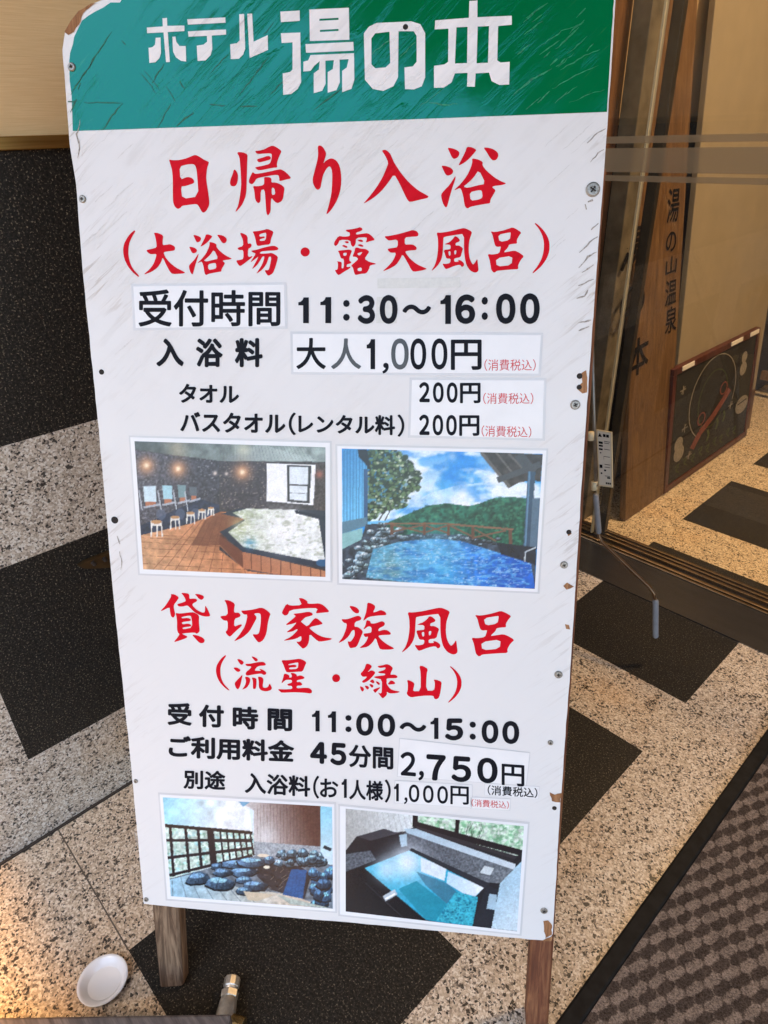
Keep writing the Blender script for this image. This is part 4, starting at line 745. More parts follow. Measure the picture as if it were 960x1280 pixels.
# stone bath with lattice fence
p = Print(960, 583)
p.rect(0, 0, 960, 583, (226, 240, 248)); p.poly([(150, 50), (520, 60), (540, 210), (160, 180)], (150, 212, 232), (244, 248, 250), ((150, 70), (420, 140)), nz=.2, cell=40, seed=41)
m_ = p.poly([(158, 170), (545, 205), (545, 300), (180, 400)], (206, 226, 214), nz=.3, cell=14, seed=42); p.spots(m_, 200, (120, 168, 140), 5, 43, .5); p.spots(m_, 120, (160, 220, 226), 6, 44, .5)
p.poly([(470, 65), (830, 85), (830, 265), (545, 240), (545, 110)], (206, 200, 198), (96, 66, 58), ((545, 180), (760, 110)), nz=.1, cell=6, seed=45)
for i in range(20): p.line((560 + i * 14, 85), (560 + i * 14, 262), 2.2, (84, 56, 50), al=.45)
p.poly([(470, 62), (540, 68), (500, 95)], (120, 170, 200)); p.glow(600, 215, 70, (226, 226, 226), .6)
p.poly([(545, 240), (830, 262), (830, 345), (545, 320)], (158, 166, 172), nz=.3, cell=5, seed=46)
p.poly([(828, 92), (880, 98), (880, 380), (828, 330)], (150, 210, 230), (206, 228, 236), ((830, 120), (878, 300))); p.line((840, 262), (872, 276), 14, (40, 52, 60))
p.line((158, 172), (540, 204), 14, (30, 26, 30))
for (a, b) in (((162, 235), (540, 236)), ((170, 310), (540, 268)), ((178, 386), (540, 300))): p.line(a, b, 13, (38, 32, 38))
for x, y0, y1 in ((190, 175, 392), (258, 182, 374), (312, 187, 358), (365, 190, 338), (408, 194, 330), (436, 196, 322), (464, 198, 316), (490, 200, 312), (514, 202, 306), (537, 203, 300)): p.line((x - 8, y0), (x + 8, y1), 30 if x == 365 else 13 if x < 365 else 8, (36, 30, 36))
p.poly([(180, 400), (560, 300), (880, 340), (880, 540), (185, 485)], (112, 124, 134), nz=.4, cell=18, seed=47)
p.poly([(180, 405), (300, 375), (480, 440), (700, 470), (860, 530), (185, 485)], (156, 196, 216), (206, 190, 170), ((200, 430), (700, 500)), nz=.2, cell=16, seed=48)
for i in range(7): p.line((190 + i * 38, 400 - i * 6), (195 + i * 60, 488 + i * 4), 3, (84, 96, 106), al=.7)
p.poly([(560, 330), (740, 345), (790, 380), (760, 490), (620, 450), (560, 390)], (40, 40, 46), nz=.5, cell=14, seed=49)
for i in range(16): x, y = g.uniform(600, 700), g.uniform(350, 450); p.line((x, y), (x + g.uniform(-30, 30), y + g.uniform(-22, 22)), 2.5, (140, 130, 118), al=.7)
p.poly([(705, 358), (770, 362), (752, 488), (668, 470)], (30, 84, 140), nz=.2, cell=6, seed=50)
for i, (x, y, rx, ry) in enumerate(((310, 400, 56, 30), (400, 420, 62, 34), (385, 348, 32, 16), (470, 338, 70, 24), (540, 330, 80, 26), (500, 372, 76, 22), (410, 374, 44, 18), (508, 406, 40, 18), (545, 430, 62, 26), (610, 318, 30, 20), (500, 455, 36, 22))):
    p.rock(x, y, rx, ry, np.array((84, 116, 146)) * g.uniform(.8, 1.2), i)
for i in range(26): x, y = 650 + g.uniform(0, 190), 300 + g.uniform(-14, 44); r_ = g.uniform(13, 26); p.rock(x, y, r_, r_ * .85, np.array((112, 148, 172)) * g.uniform(.7, 1.15), i)
for i in range(24): x, y = 830 + g.uniform(-38, 42), 370 + g.uniform(0, 145); r_ = g.uniform(18, 32); p.rock(x, y, r_, r_, np.array((76, 124, 168)) * g.uniform(.7, 1.2), i)
p.ell(585, 300, 24, 8, (230, 214, 190)); p.ell(600, 350, 14, 7, (236, 228, 206))
p.poly([(500, 455), (640, 470), (560, 500), (520, 495)], (206, 190, 164)); p.poly([(640, 470), (850, 525), (880, 535), (700, 512)], (176, 186, 176), nz=.2)
p.build([(150, 55), (875, 95), (880, 532), (185, 478)], [(137, 43), (884, 85), (888, 544), (170, 490)], 160, 980, 960 / 280., 'print of a stone bath beside a dark lattice fence')
# window-side tub
p = Print(960, 617)
p.rect(0, 0, 960, 617, (44, 44, 48)); p.poly([(40, 30), (335, 60), (335, 115), (300, 130), (90, 150), (42, 210)], (176, 176, 172), (222, 228, 228), ((50, 160), (330, 80)), nz=.1, cell=8, seed=60)
for i in range(13): p.line((45 + i * 22, 35), (55 + i * 24, 150), 2, (150, 150, 146), al=.5)
m_ = p.poly([(335, 60), (810, 105), (805, 240), (335, 110)], (196, 222, 196), nz=.3, cell=16, seed=61); p.spots(m_, 220, (108, 170, 124), 7, 62, .5); p.spots(m_, 130, (236, 244, 232), 7, 63, .6)
for i in range(24): x, y = g.uniform(540, 640), g.uniform(90, 150); p.line((x, y), (x + g.uniform(-30, 10), y + g.uniform(10, 50)), 2.2, (60, 84, 66), al=.7)
p.line((345, 62), (345, 112), 24, (34, 32, 36)); p.line((526, 82), (520, 160), 18, (34, 32, 36)); p.line((340, 100), (800, 222), 26, (38, 36, 40)); p.line((350, 118), (790, 246), 16, (54, 52, 56)); p.line((760, 264), (800, 225), 16, (40, 40, 44))
p.poly([(298, 120), (345, 118), (770, 268), (770, 292), (700, 280), (310, 140)], (176, 200, 214), (206, 216, 222), ((310, 130), (760, 280)))
p.poly([(296, 132), (770, 294), (705, 350), (640, 345), (300, 190)], (84, 88, 96), (112, 118, 124), ((300, 150), (700, 320)), nz=.4, cell=6, seed=64)
p.poly([(640, 275), (680, 285), (665, 316), (620, 305)], (206, 214, 216))
p.poly([(92, 150), (210, 118), (275, 140), (280, 195), (170, 240), (130, 190)], (46, 44, 48), (30, 30, 34), ((100, 150), (280, 200))); p.poly([(92, 150), (210, 118), (272, 138), (150, 168)], (64, 64, 70)); p.poly([(275, 145), (310, 140), (310, 190), (284, 196)], (170, 196, 210))
p.poly([(42, 225), (150, 210), (175, 250), (42, 300)], (92, 98, 106), nz=.4, cell=5, seed=65); p.poly([(42, 300), (120, 275), (390, 515), (42, 476)], (34, 33, 36)); p.line((130, 350), (290, 500), 3, (56, 56, 60))
m_ = p.poly([(125, 285), (330, 205), (640, 365), (592, 420), (585, 540), (440, 520), (392, 512)], (90, 190, 220), (40, 160, 196), ((240, 260), (440, 480)), nz=.15, cell=16, seed=66)
p.glow(310, 260, 110, (232, 242, 250), 1); p.glow(220, 290, 70, (206, 230, 244), .85); p.glow(390, 330, 60, (130, 206, 236), .6)
p.poly([(272, 375), (350, 340), (480, 440), (430, 520), (392, 512)], (40, 140, 160), al=.8); p.poly([(370, 240), (478, 285), (470, 340), (370, 300)], (226, 236, 242)); p.poly([(485, 300), (640, 368), (590, 418), (478, 350)], (190, 220, 236), (236, 242, 246), ((480, 350), (620, 360)))
p.poly([(350, 300), (480, 350), (520, 385), (480, 440), (390, 360)], (70, 110, 130), al=.7); m_ = p.poly([(520, 385), (612, 410), (588, 540), (432, 516)], (64, 176, 196), nz=.2, cell=6, seed=67); p.spots(m_, 90, (30, 110, 140), 4, 68, .6)
p.poly([(330, 200), (660, 350), (640, 372), (320, 210)], (50, 52, 58)); p.poly([(650, 355), (700, 380), (665, 548), (588, 536)], (46, 48, 54)); p.poly([(660, 395), (692, 400), (686, 466), (648, 460)], (170, 196, 210)); p.poly([(705, 350), (800, 250), (778, 560), (668, 548)], (176, 206, 222), (206, 222, 230), ((700, 400), (790, 500)), nz=.1, cell=5, seed=69)
p.line((210, 418), (262, 388), 26, (190, 200, 206)); p.line((215, 420), (258, 396), 8, (246, 248, 250)); p.line((225, 430), (262, 405), 5, (40, 40, 44))
p.build([(42, 35), (805, 110), (775, 560), (42, 475)], [(18, 24), (822, 101), (787, 573), (18, 488)], 420, 1000, 960 / 280., 'print of a square tub filling under a window')

# ---- legs (the right one redder), rear stays
def leg(u0, u1, v0, v1, w0, w1, mat, name='leg', taper=.15):
    m = MB(); n_ = 10; rings = []
    for i in range(n_ + 1):
        t = i / n_; v = v0 + (v1 - v0) * t; rr = 1 - taper * max(0, 1 - t * 9) ** 2; c = (u0 + u1) / 2; hw = (u1 - u0) / 2 * rr; cw = (w0 + w1) / 2; hz = abs(w1 - w0) / 2 * rr
        jx_, jz_ = RNG.normal(0, .0004), RNG.normal(0, .0004)
        ch = .18
        ring = [(-1, -1 + ch), (-1, 1 - ch), (-1 + ch, 1), (1 - ch, 1), (1, 1 - ch), (1, -1 + ch), (1 - ch, -1), (-1 + ch, -1)]
        rings.append([loc(c + a * hw + jx_, v + (.004 * (a + .3) if i == 0 else 0), cw + b * hz + jz_) for a, b in ring])
    vs = [q for r in rings for q in r]; fs = [(i * 8 + k, i * 8 + (k + 1) % 8, (i + 1) * 8 + (k + 1) % 8, (i + 1) * 8 + k) for i in range(n_) for k in range(8)]
    fs.append(tuple(range(8))); fs.append(tuple(range(n_ * 8 + 7, n_ * 8 - 1, -1))); m.add(vs, fs)
    o = m.build(name, mat, sign); bm = bmesh.new(); bm.from_mesh(o.data); bmesh.ops.recalc_face_normals(bm, faces=bm.faces); bm.to_mesh(o.data); bm.free(); return o
LB = V0 - (_org[2] - .0025) / (BU[2] * SK)          # v where the floor is
lu0, lu1 = uv(187, 1150)[0], uv(219, 1150)[0]; ru0, ru1 = uv(664, 1200)[0], uv(693, 1200)[0]
leg(lu0, lu1, LB + .004, 1.0, -.036, -.0092, m_leg, taper=.06)
leg(ru0 - .001, .6045, LB + .004, 1.0, -.036, -.0092, m_legred, taper=.0)['label'] = 'reddish brown right leg'
for u0, u1 in ((.03, .065), (.53, .565)):          # rear prop legs, hinged near the top and meeting the floor behind
    top = _org + (BR * (u0 + .017 - U0) + BU * (1.02 - V0) - BN * .06) * SK; back = np.array([top[0], top[1], 0.0]) - np.array([BN[0], BN[1], 0]) / np.hypot(BN[0], BN[1]) * .22
    a, b = [np.array([(q - _org) @ BR, (q - _org) @ BU, (q - _org) @ BN]) / SK for q in (top, back)]
    MB().tube([b, a], .015, 8).build('rear_leg', m_leg, sign)
stay = thing('wall_bracket', on_x(118, 700, -1.05), 'dull bronze bracket with two slots on the dark granite wall behind the sign', 'bracket')
kk = [on_x(*p_, -1.046) for p_ in ((98.5, 708), (106, 703), (118, 698), (138, 690), (175, 676), (175, 709), (138, 709.5), (118, 711), (106, 711))]
m = MB(stay.location); nB = len(kk); m.add([q for q in kk] + [q - np.array([.0085, 0, 0]) for q in kk], [tuple(range(nB)), tuple(range(2 * nB - 1, nB - 1, -1))] + [(i, i + nB, (i + 1) % nB + nB, (i + 1) % nB) for i in range(nB)])
m.build('plate', simple('bronze_plate', (.075, .045, .018), .5, .6, .2, 60), stay)
for a, b in (((115, 702), (119, 706)), ((129.5, 697), (132.5, 701))):
    c = on_x(*a, -1.0455); d = on_x(*b, -1.0455); MB(stay.location).tube([c, d], .0035, 8).build('slot', m_hole, stay)

# ------------------------------------------------------------------ convert the typeset lettering
bpy.context.view_layer.update(); dg = bpy.context.evaluated_depsgraph_get()
def flatten(ob):
    me = ob.evaluated_get(dg).to_mesh(); co = np.empty(len(me.vertices) * 3, np.float32); me.vertices.foreach_get('co', co); co = co.reshape(-1, 3)[:, :2].copy()
    fs = [tuple(p_.vertices) for p_ in me.polygons]; ob.evaluated_get(dg).to_mesh_clear(); return co, fs
def embolden(co, fs, b):
    # thicker strokes: the same outline laid down again around itself, each copy a hair higher
    if b <= 0: return co, fs, np.zeros(len(co))
    offs = [(0, 0)] + [(b * math.cos(t * math.pi / 4), b * math.sin(t * math.pi / 4)) for t in range(8)]
    n_ = len(co); C = np.concatenate([co + np.array(o_) for o_ in offs]); Zs = np.repeat(np.arange(len(offs)) * .000012, n_)
    return C, [tuple(i + n_ * q for i in f) for q in range(len(offs)) for f in fs], Zs
def place_text(co, fs, corners):
    lo, hi = co.min(0), co.max(0); t = (co - lo) / (hi - lo); A = [np.array(c, float) for c in corners]
    x, y = t[:, :1], t[:, 1:]
    return (1 - y) * ((1 - x) * A[3] + x * A[2]) + y * ((1 - x) * A[0] + x * A[1])
for ob, q, mat, wz, par, bold in JOBS:
    co, fs = flatten(ob); co, fs, zs = embolden(co, fs, bold); P = place_text(co, fs, [uv(*c) for c in q])
    link_mesh('lettering', [loc(a, b, wz + z_) for (a, b), z_ in zip(P, zs)], fs, mat, par)
def text3(s, bold, corners, mat, parent, name='lettering'):
    """lettering on any plane: corners TL TR BR BL as 3-D points"""
    cu = bpy.data.curves.new('t', 'FONT'); cu.body = s; cu.resolution_u = 5; ob = bpy.data.objects.new('t', cu); COL.objects.link(ob)
    bpy.context.view_layer.update(); global dg; dg = bpy.context.evaluated_depsgraph_get()
    co, fs = flatten(ob); co, fs, zs = embolden(co, fs, bold); P = place_text(co, fs, corners); bpy.data.objects.remove(ob)
    return link_mesh(name, [q - np.array(parent.location) + np.array([z_ * 3, 0, 0]) for q, z_ in zip(P, zs)], fs, mat, parent)
for j in JOBS: bpy.data.objects.remove(j[0])

# ------------------------------------------------------------------ door mat
m_rub = N('black_rubber', .6, spec=.12); m_rub.color(m_rub.ramp(m_rub.noise(m_rub.coord(), 60, 4), [(0.3, .006), (0.7, .013)])); m_rub = m_rub.m
k = N('mat_pile', .95, spec=.1); c = k.sep(k.coord('Object')); tau = 2 * math.pi
wob = k.math('MULTIPLY', k.math('SUBTRACT', k.noise(k.coord('Object'), 34, 3, .6), .5), 2.2)
sx = k.math('SINE', k.math('ADD', k.math('ADD', k.math('MULTIPLY', c[0], tau / .029), wob), k.math('MULTIPLY', k.math('SINE', k.math('MULTIPLY', c[1], tau / .030)), .42)))
sy = k.math('SINE', k.math('ADD', k.math('MULTIPLY', c[1], tau / .060), k.math('MULTIPLY', k.math('SINE', k.math('MULTIPLY', c[0], tau / .0145)), .18)))
sy = k.math('MAXIMUM', k.math('MINIMUM', k.math('MULTIPLY', sy, 2.2), 1.0), -1.0)
f = k.noise(k.coord('Object'), 420, 2, .7); f2 = k.noise(k.coord('Object'), 60, 3, .6)
t_ = k.math('ADD', k.math('MULTIPLY', sx, sy), k.math('MULTIPLY', k.math('SUBTRACT', f, .60), .7))
col = k.ramp(t_, [(0.44, (.060, .042, .030, 1)), (0.56, (.17, .125, .092, 1))]); 
mr = k.n('ShaderNodeMapRange'); k.put(mr.inputs[0], t_); mr.inputs[1].default_value = -.25; mr.inputs[2].default_value = .25
col = k.mix(mr.outputs[0], (.066, .050, .040, 1), (.20, .158, .128, 1))
col = k.mix(1.0, col, k.ramp(f, [(0.28, .30), (0.68, 1.5)]), 'MULTIPLY'); col = k.mix(1.0, col, k.ramp(f2, [(0.3, .74), (0.7, 1.18)]), 'MULTIPLY'); k.color(col); k.bump(f, .8, .003); m_pile = k.m
MX0, MX1, MY0, MY1 = -.207, 1.55, -.9, 1.46
mat_ = thing('door_mat', (.6, .3, 0), 'brown wavy patterned entrance mat with black rubber edge', 'door mat')
MO = (.6, .3, 0)
ins = .027
for lo, hi in (((MX0, MY0, .001), (MX0 + ins, MY1, .011)), ((MX1 - ins, MY0, .001), (MX1, MY1, .011)), ((MX0 + ins, MY0, .001), (MX1 - ins, MY0 + ins, .011)), ((MX0 + ins, MY1 - ins, .001), (MX1 - ins, MY1, .011))):
    MB(MO).box(lo, hi).build('rubber_edge', m_rub, mat_, bevel=.004)
MB(MO).box((MX0 + ins + .0005, MY0 + ins + .0005, .001), (MX1 - ins - .0005, MY1 - ins - .0005, .0085)).build('pile', m_pile, mat_)

# ------------------------------------------------------------------ awning crank handle leaning in the corner
D_ = 1.30
crank = thing('awning_crank', on_y(748, 668, D_), 'thin bent awning crank rod with grey grips and a yellowed tag', 'crank handle')
CO = tuple(crank.location)
m_rod = simple('bronze_rod', (.16, .095, .05), .35, .8, .2, 50); m_grip = simple('grey_rubber_grip', (.20, .205, .22), .6, var=.1, scale=80)
pt = lambda x, y, d=D_: on_y(x, y, d)
topp = pt(740.5, 445, 1.40); dirv = topp - pt(745, 612); topp2 = topp + dirv * 1.1
MB(CO).tube([topp2, topp, pt(745, 608)], .0042, 10).build('rod', simple('grey_rod', (.22, .21, .19), .4, .7, .15, 50), crank, True)
MB(CO).tube([pt(748.5, 664), pt(749, 671), pt(753, 678), pt(812, 734), pt(817, 741), pt(819.5, 752)], .0042, 10).build('crank_arm', m_rod, crank, True)
def grip(a, b, r): a, b = np.array(a), np.array(b); return MB(CO).tube([a, a + (b - a) * .03, a + (b - a) * .06, a + (b - a) * .94, a + (b - a) * .98, b], [r * .5, r * .9, r, r, r * .9, r * .6], 16).build('grip', m_grip, crank, True)
grip(pt(744.5, 617), pt(748.5, 667), .0068); grip(pt(819.5, 749), pt(819.5, 797), .0068)
m_tag = simple('yellowed_plastic', (.62, .52, .33), .5, var=.06); 
tg = [pt(745.5, 537), pt(764.5, 540.5), pt(765.5, 609.5), pt(748.5, 607.5)]
off = np.array([0, .003, 0]); 
tagp = MB(CO).hexa([tg[3], tg[2], tg[1], tg[0]][0:4] + [q + off for q in (tg[3], tg[2], tg[1], tg[0])]).build('tag', m_tag, crank)
def tg_uv(a, b): return (1 - b) * ((1 - a) * tg[0] + a * tg[1]) + b * ((1 - a) * tg[3] + a * tg[2]) - np.array([0, .0008, 0])
MB(CO).add([tg_uv(.08, .02), tg_uv(.93, .02), tg_uv(.93, .97), tg_uv(.08, .97)], [(0, 1, 2, 3)]).build('paper', simple('tag_paper', (.62, .58, .50), .5, var=.04), tagp)
mk = MB(CO); sh = np.array([0, -.0006, 0])
for a0, b0, a1, b1 in ((.45, .05, .62, .10), (.66, .05, .84, .10), (.14, .19, .42, .23), (.14, .25, .42, .28), (.14, .31, .40, .34), (.5, .17, .9, .18), (.5, .20, .84, .21), (.5, .31, .88, .32), (.2, .38, .3, .40), (.45, .44, .88, .45), (.45, .44, .47, .5), (.15, .60, .34, .66), (.5, .58, .9, .59), (.5, .63, .88, .64), (.45, .68, .60, .71), (.2, .74, .32, .77), (.5, .79, .86, .80), (.66, .81, .88, .84), (.55, .91, .66, .945), (.69, .91, .79, .945), (.82, .91, .92, .945)):
    q = [tg_uv(a0, b0), tg_uv(a1, b0), tg_uv(a1, b1), tg_uv(a0, b1)]; mk.add([x + sh for x in q], [(0, 1, 2, 3)])
mk.add([tg_uv(.24, .04) + sh, tg_uv(.38, .11) + sh, tg_uv(.12, .11) + sh], [(0, 1, 2)])
mk.build('tag_print', m_blackink, tagp)
for y in (540, 602): MB(CO).tube([pt(738.5 + (y - 540) * .07, y), pt(738.5 + (y - 540) * .07, y + 10)], .0075, 12).build('clip', m_tag, crank, True)

# ------------------------------------------------------------------ salt dish, wooden plank and pipe valve in front
dc = on_z(128.5, 1225, .012); dish = thing('saucer', (dc[0], dc[1], 0), 'small white ceramic saucer on the beige granite floor', 'saucer')
m_cer = N('white_ceramic', .15); m_cer.color((.84, .82, .79, 1)); m_cer.b.inputs['Coat Weight'].default_value = .5; m_cer = m_cer.m
prof = [(r * .86, z) for r, z in [(0, .0032), (.0275, .0032), (.0282, .0034), (.0290, .0042), (.0375, .0128), (.0400, .0138), (.0430, .0142), (.0437, .0138), (.0437, .0128), (.0425, .0122), (.0380, .0106), (.030, .0020), (.0285, .0004), (.0280, 0.0), (.0245, 0.0), (.0240, .0012), (0, .0012)]]
MB().lathe(prof, 48).build('bowl', m_cer, dish, True)
m_plank = M_wood('grey_plank', (.12, .09, .075), (.24, .185, .15), .7, 'X', 1.0, .4)
zt = .05; a = on_z(95, 1269.5, zt); b = on_z(289, 1266.5, zt); dv = b - a; dv /= np.linalg.norm(dv); nn = np.array([dv[1], -dv[0], 0]); a = a - dv * .45
if nn @ (np.array([0, 0, 0]) - a) < 0: nn = -nn
pk = thing('wooden_plank', ((a + b)[0] / 2, (a + b)[1] / 2, 0), 'grey brown wooden plank lying on the floor in front of the sign', 'plank')
lo_ = [np.array([q[0], q[1], 0.002]) for q in (a, b, b + nn * .14, a + nn * .14)]; hi_ = [np.array([q[0], q[1], zt]) for q in (a, b, b + nn * .14, a + nn * .14)]
om = MB(tuple(pk.location)).hexa(lo_ + hi_).build('board', m_plank, pk, bevel=.004)
bm = bmesh.new(); bm.from_mesh(om.data); bmesh.ops.recalc_face_normals(bm, faces=bm.faces); bm.to_mesh(om.data); bm.free()
m_nick = simple('worn_nickel', (.62, .57, .48), .42, .8, .25, 90); m_brs = simple('worn_brass', (.50, .36, .16), .32, 1.0, .2, 90)
zv = .022; v0 = on_z(279, 1287, zv); v1 = on_z(291, 1222, zv); vd = v1 - v0; vl = np.linalg.norm(vd); vd /= vl
valve = thing('pipe_valve', (v0[0], v0[1], 0), 'small metal pipe valve with hex nut and brass thread beside the plank', 'valve'); VO = tuple(valve.location)
P = lambda t: v0 + vd * vl * t
MB(VO).tube([P(-.5), P(.0), P(.30), P(.55), P(.62)], [.0145, .0145, .0145, .0125, .0105], 20).build('body', m_nick, valve, True)
MB(VO).tube([P(.58), P(.60), P(.72), P(.74)], [.0118, .0134, .0134, .0118], 6).build('hex_nut', m_nick, valve)
MB(VO).tube([P(.735), P(.78), P(.80)], [.0098, .0098, .0105], 18).build('neck', m_nick, valve, True)
MB(VO).tube([P(.79), P(.81), P(.98), P(1.0)], [.0108, .0120, .0120, .0106], 10).build('cap', m_nick, valve)
q0 = P(.18); sd = np.cross(vd, np.array([0, 0, 1.])); sd = sd / np.linalg.norm(sd); sd = (sd * .95 - vd * .25); sd /= np.linalg.norm(sd)
pts_, rad_ = [], []
for i in range(19): pts_.append(q0 + sd * (.010 + .0011 * i)); rad_.append(.0098 + (.0011 if i % 2 else 0))
MB(VO).tube(pts_, rad_, 20).build('thread', m_brs, valve)

# ------------------------------------------------------------------ lobby objects behind the glass
def lean(y0, y1, x_bot, x_top, z0, z1, t=.02):     # board leaning against the lobby wall: y range, bottom x, top x
    return [(x_bot, y0, z0), (x_bot, y1, z0), (x_bot - t, y1, z0), (x_bot - t, y0, z0), (x_top, y0, z1), (x_top, y1, z1), (x_top - t, y1, z1), (x_top - t, y0, z1)]
m_oldwood = M_wood('old_sign_wood', (.125, .066, .028), (.20, .115, .052), .45, 'Z', .7, .15)
ws = thing('wooden_sign', (-.90, 1.98, 0), 'tall brown wooden sign with brushed black writing behind the glass door', 'sign'); WO = (-.90, 1.98, 0)
SLX = lambda z: -.87 - .124 * z
MB(WO).hexa(lean(1.86, 2.15, SLX(0), SLX(1.46), .001, 1.46, .022)).build('board', m_oldwood, ws, bevel=.003)
def on_sign(x, y):
    d = ray(x, y); t = (SLX(EYE[2]) - EYE[0] + .0012) / (d[0] + .124 * d[2]); return EYE + d * t
def plate(px4): return [on_sign(*p_) for p_ in px4]
for ch, q in (('湯', [(836, 236), (851, 234), (847.5, 276), (833, 280)]), ('の', [(833.5, 291), (846, 288), (844.5, 313), (832, 316)]), ('山', [(833, 322), (847, 318), (845, 340), (831.5, 346)]), ('温', [(832, 352), (847, 347), (845, 378), (831, 384)]), ('泉', [(832, 386), (847, 380), (845, 413), (831, 419)])):
    text3(ch, .012, plate(q), m_blackink, ws)
for ch, q in (('湯', [(779, 287), (816, 276), (811, 326), (774, 342)]), ('の', [(776, 362), (807, 352), (805, 392), (773, 405)]), ('本', [(785, 430), (812, 414), (810, 462), (783, 476)])):
    text3(ch, .016, plate(q), m_blackink, ws)
# cream display panel behind the blackboard
pn = thing('display_panel', (-.90, 2.45, 0), 'tall cream display panel standing behind the small blackboard', 'display panel')
m_cream = simple('cream_board', (.30, .255, .185), .5, var=.06, scale=14)
MB((-.90, 2.45, 0)).hexa(lean(2.185, 2.92, -.91, -1.03, .17, 1.62, .018)).build('board', m_cream, pn, bevel=.002)
MB((-.90, 2.45, 0)).hexa(lean(2.185, 2.92, -.895, -.9085, .001, .1695, .022)).build('foot', m_oldwood, pn)
# blackboard
bb0, bb1 = on_z(833.5, 619, 0.004), on_z(930, 544, 0.004); xb = (bb0[0] + bb1[0]) / 2
BY0, BY1, XT = bb0[1], bb1[1], xb - .045
zt0 = on_x(832.5, 467, XT)[2]; zt1 = on_x(929, 421, XT)[2]; ZB = (zt0 + zt1) / 2
bb = thing('blackboard', (xb, (BY0 + BY1) / 2, 0), 'maroon framed blackboard with chalk drawings leaning on the cream panel', 'blackboard'); BBO = tuple(bb.location)
m_mar = M_wood('maroon_frame', (.055, .010, .008), (.10, .022, .016), .35, 'Z', .6, .1); m_slate = simple('slate_surface', (.010, .011, .010), .7, var=.4, scale=12)
def bbp(a, b, out=.0):  # a along y, b up
    return np.array([xb + (XT - xb) * b + out, BY0 + (BY1 - BY0) * a, .004 + (ZB - .004) * b])
def bb_box(a0, b0, a1, b1, o0, o1):
    q = [bbp(a0, b0), bbp(a1, b0), bbp(a1, b1), bbp(a0, b1)]; X = lambda s_: [p_ + np.array([s_, 0, 0]) for p_ in q]; return X(o0) + X(o1)
MB(BBO).hexa(bb_box(.035, .05, .965, .95, -.016, -.004)).build('slate', m_slate, bb)
for r_ in ((0, 0, 1, .05), (0, .95, 1, 1), (0, .05, .035, .95), (.965, .05, 1, .95)): MB(BBO).hexa(bb_box(*r_, -.02, .0)).build('frame', m_mar, bb, bevel=.002)
m_chalk = simple('white_chalk', (.24, .22, .19), .9, var=.4, scale=200); m_pink = simple('pink_chalk', (.17, .05, .04), .9, var=.25, scale=200); m_gch = simple('green_chalk', (.07, .09, .035), .9, var=.3, scale=200)
_k = [0]
def chalk(pts, wd, mat):
    _k[0] += 1; mm = MB(BBO); o_ = -.0035 + .0002 * (_k[0] % 12)
    for i in range(len(pts) - 1):
        p_, q_ = np.array(pts[i]), np.array(pts[i + 1]); d = q_ - p_; n_ = np.array([-d[1], d[0] * 1.0]) / (np.hypot(*d) + 1e-9) * wd / 2
        mm.add([bbp(*(p_ + n_), o_), bbp(*(q_ + n_), o_), bbp(*(q_ - n_), o_), bbp(*(p_ - n_), o_)], [(0, 1, 2, 3)])
    return mm.build('chalk_drawing', mat, bb)
def blob(x, y, rx, ry, mat):
    _k[0] += 1; o_ = -.0035 + .0002 * (_k[0] % 12); mm = MB(BBO); mm.add([bbp(x + rx * math.cos(t * .393), y + ry * math.sin(t * .393), o_) for t in range(16)], [tuple(range(16))]); return mm.build('chalk_drawing', mat, bb)
ring = lambda x, y, rx, ry, a0=0, a1=6.3, n_=26: [(x + rx * math.cos(a0 + (a1 - a0) * i / n_), y + ry * math.sin(a0 + (a1 - a0) * i / n_)) for i in range(n_ + 1)]
chalk(ring(.48, .60, .27, .34, -.4, 4.2), .008, m_chalk); chalk(ring(.48, .58, .17, .24, .2, 5.5), .007, m_gch)
chalk([(.28, .24), (.36, .34), (.5, .42), (.62, .52), (.68, .58)], .06, m_pink); chalk(ring(.36, .46, .04, .05), .012, m_pink); chalk(ring(.60, .62, .04, .05), .012, m_pink)
blob(.83, .80, .035, .05, m_chalk); blob(.83, .70, .045, .06, m_chalk); blob(.12, .36, .045, .06, m_chalk); blob(.13, .28, .055, .07, m_chalk); blob(.87, .36, .085, .08, m_chalk)
for yy_ in (.38, .34): chalk([(.81, yy_), (.93, yy_ + .01)], .012, m_slate)
for i in range(9): x = .1 + i * .085; y = .10 + .02 * (i % 2); chalk([(x, y + .07), (x + .05, y + .08), (x + .02, y + .03), (x + .055, y)], .009, m_gch); chalk([(x + .01, y + .045), (x + .05, y + .05)], .008, m_gch)
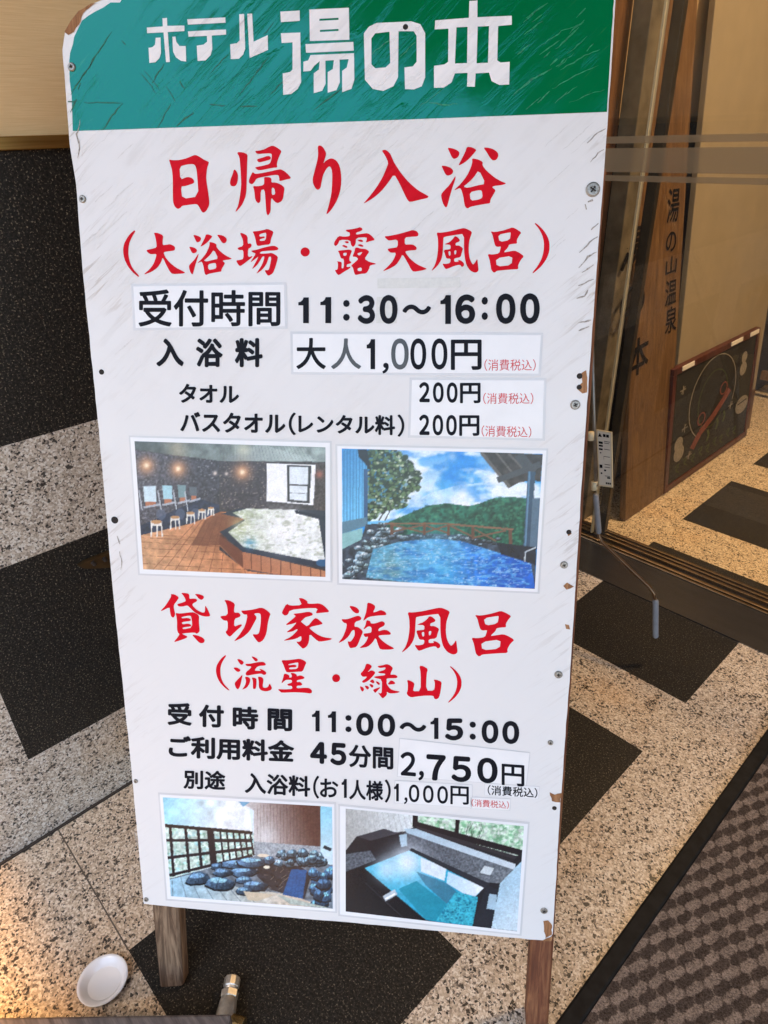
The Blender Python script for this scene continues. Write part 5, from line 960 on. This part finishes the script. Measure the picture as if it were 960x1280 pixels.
for x, y in ((.45, .27), (.55, .33), (.63, .36)): chalk([(x, y - .05), (x + .02, y), (x, y + .05)], .022, m_gch)
for x, y in ((.17, .47), (.72, .42), (.12, .80), (.25, .20)): chalk([(x - .03, y), (x + .03, y)], .008, m_chalk); chalk([(x, y - .035), (x, y + .035)], .008, m_chalk); chalk([(x - .02, y - .025), (x + .02, y + .025)], .007, m_chalk)
for a0, a1 in ((.08, .20), (.62, .76), (.86, .97)):
    MB(BBO).hexa(bb_box(a0, .965, a1, .998, .0005, .003)).build('paper_tab', m_paper, bb)
# low granite bench farther in
bn = thing('stone_bench', (-.55, 3.45, 0), 'low golden granite counter on wooden rails at the far right of the lobby', 'counter'); BNO = (-.55, 3.45, 0)
m_gold = M_granite('golden_granite', (1.15, .88, .48), .5)
MB(BNO).box((-1.02, 3.30, .26), (.6, 3.75, .55)).build('stone_block', m_gold, bn, bevel=.005)
MB(BNO).box((-1.02, 3.28, .55), (.6, 3.77, .59)).build('top_slab', m_cream, bn, bevel=.003)
for x in (-.80, -.3, .3): MB(BNO).box((x, 3.32, .05), (x + .05, 3.7, .259)).build('leg', m_oldwood, bn)
MB(BNO).box((-1.02, 3.30, .09), (.6, 3.32, .13)).build('rail', m_oldwood, bn)
# ceiling downlight of the lobby
lamp = thing('ceiling_lamp', (-.1, 2.35, 2.76), 'round warm ceiling lamp inside the lobby', 'lamp')
k = N('lamp_glow'); k.b.inputs['Emission Color'].default_value = (1, .62, .28, 1); k.b.inputs['Emission Strength'].default_value = 6.0
MB().lathe([(0, -.03), (.14, -.03), (.15, -.015)], 32).build('diffuser', k.m, lamp); MB().lathe([(.15, -.035), (.165, -.03), (.17, 0), (.15, 0), (.15, -.035)], 32).build('ring', m_stile, lamp, True)
ld = bpy.data.lights.new('lobby_lamp_light', 'AREA'); ld.shape = 'DISK'; ld.size = .3; ld.energy = 15; ld.spread = R_(120); ld.color = (1, .66, .36); lo = bpy.data.objects.new('lobby_lamp_light', ld); COL.objects.link(lo); lo.parent = lamp; lo.location = (0, 0, -.04)
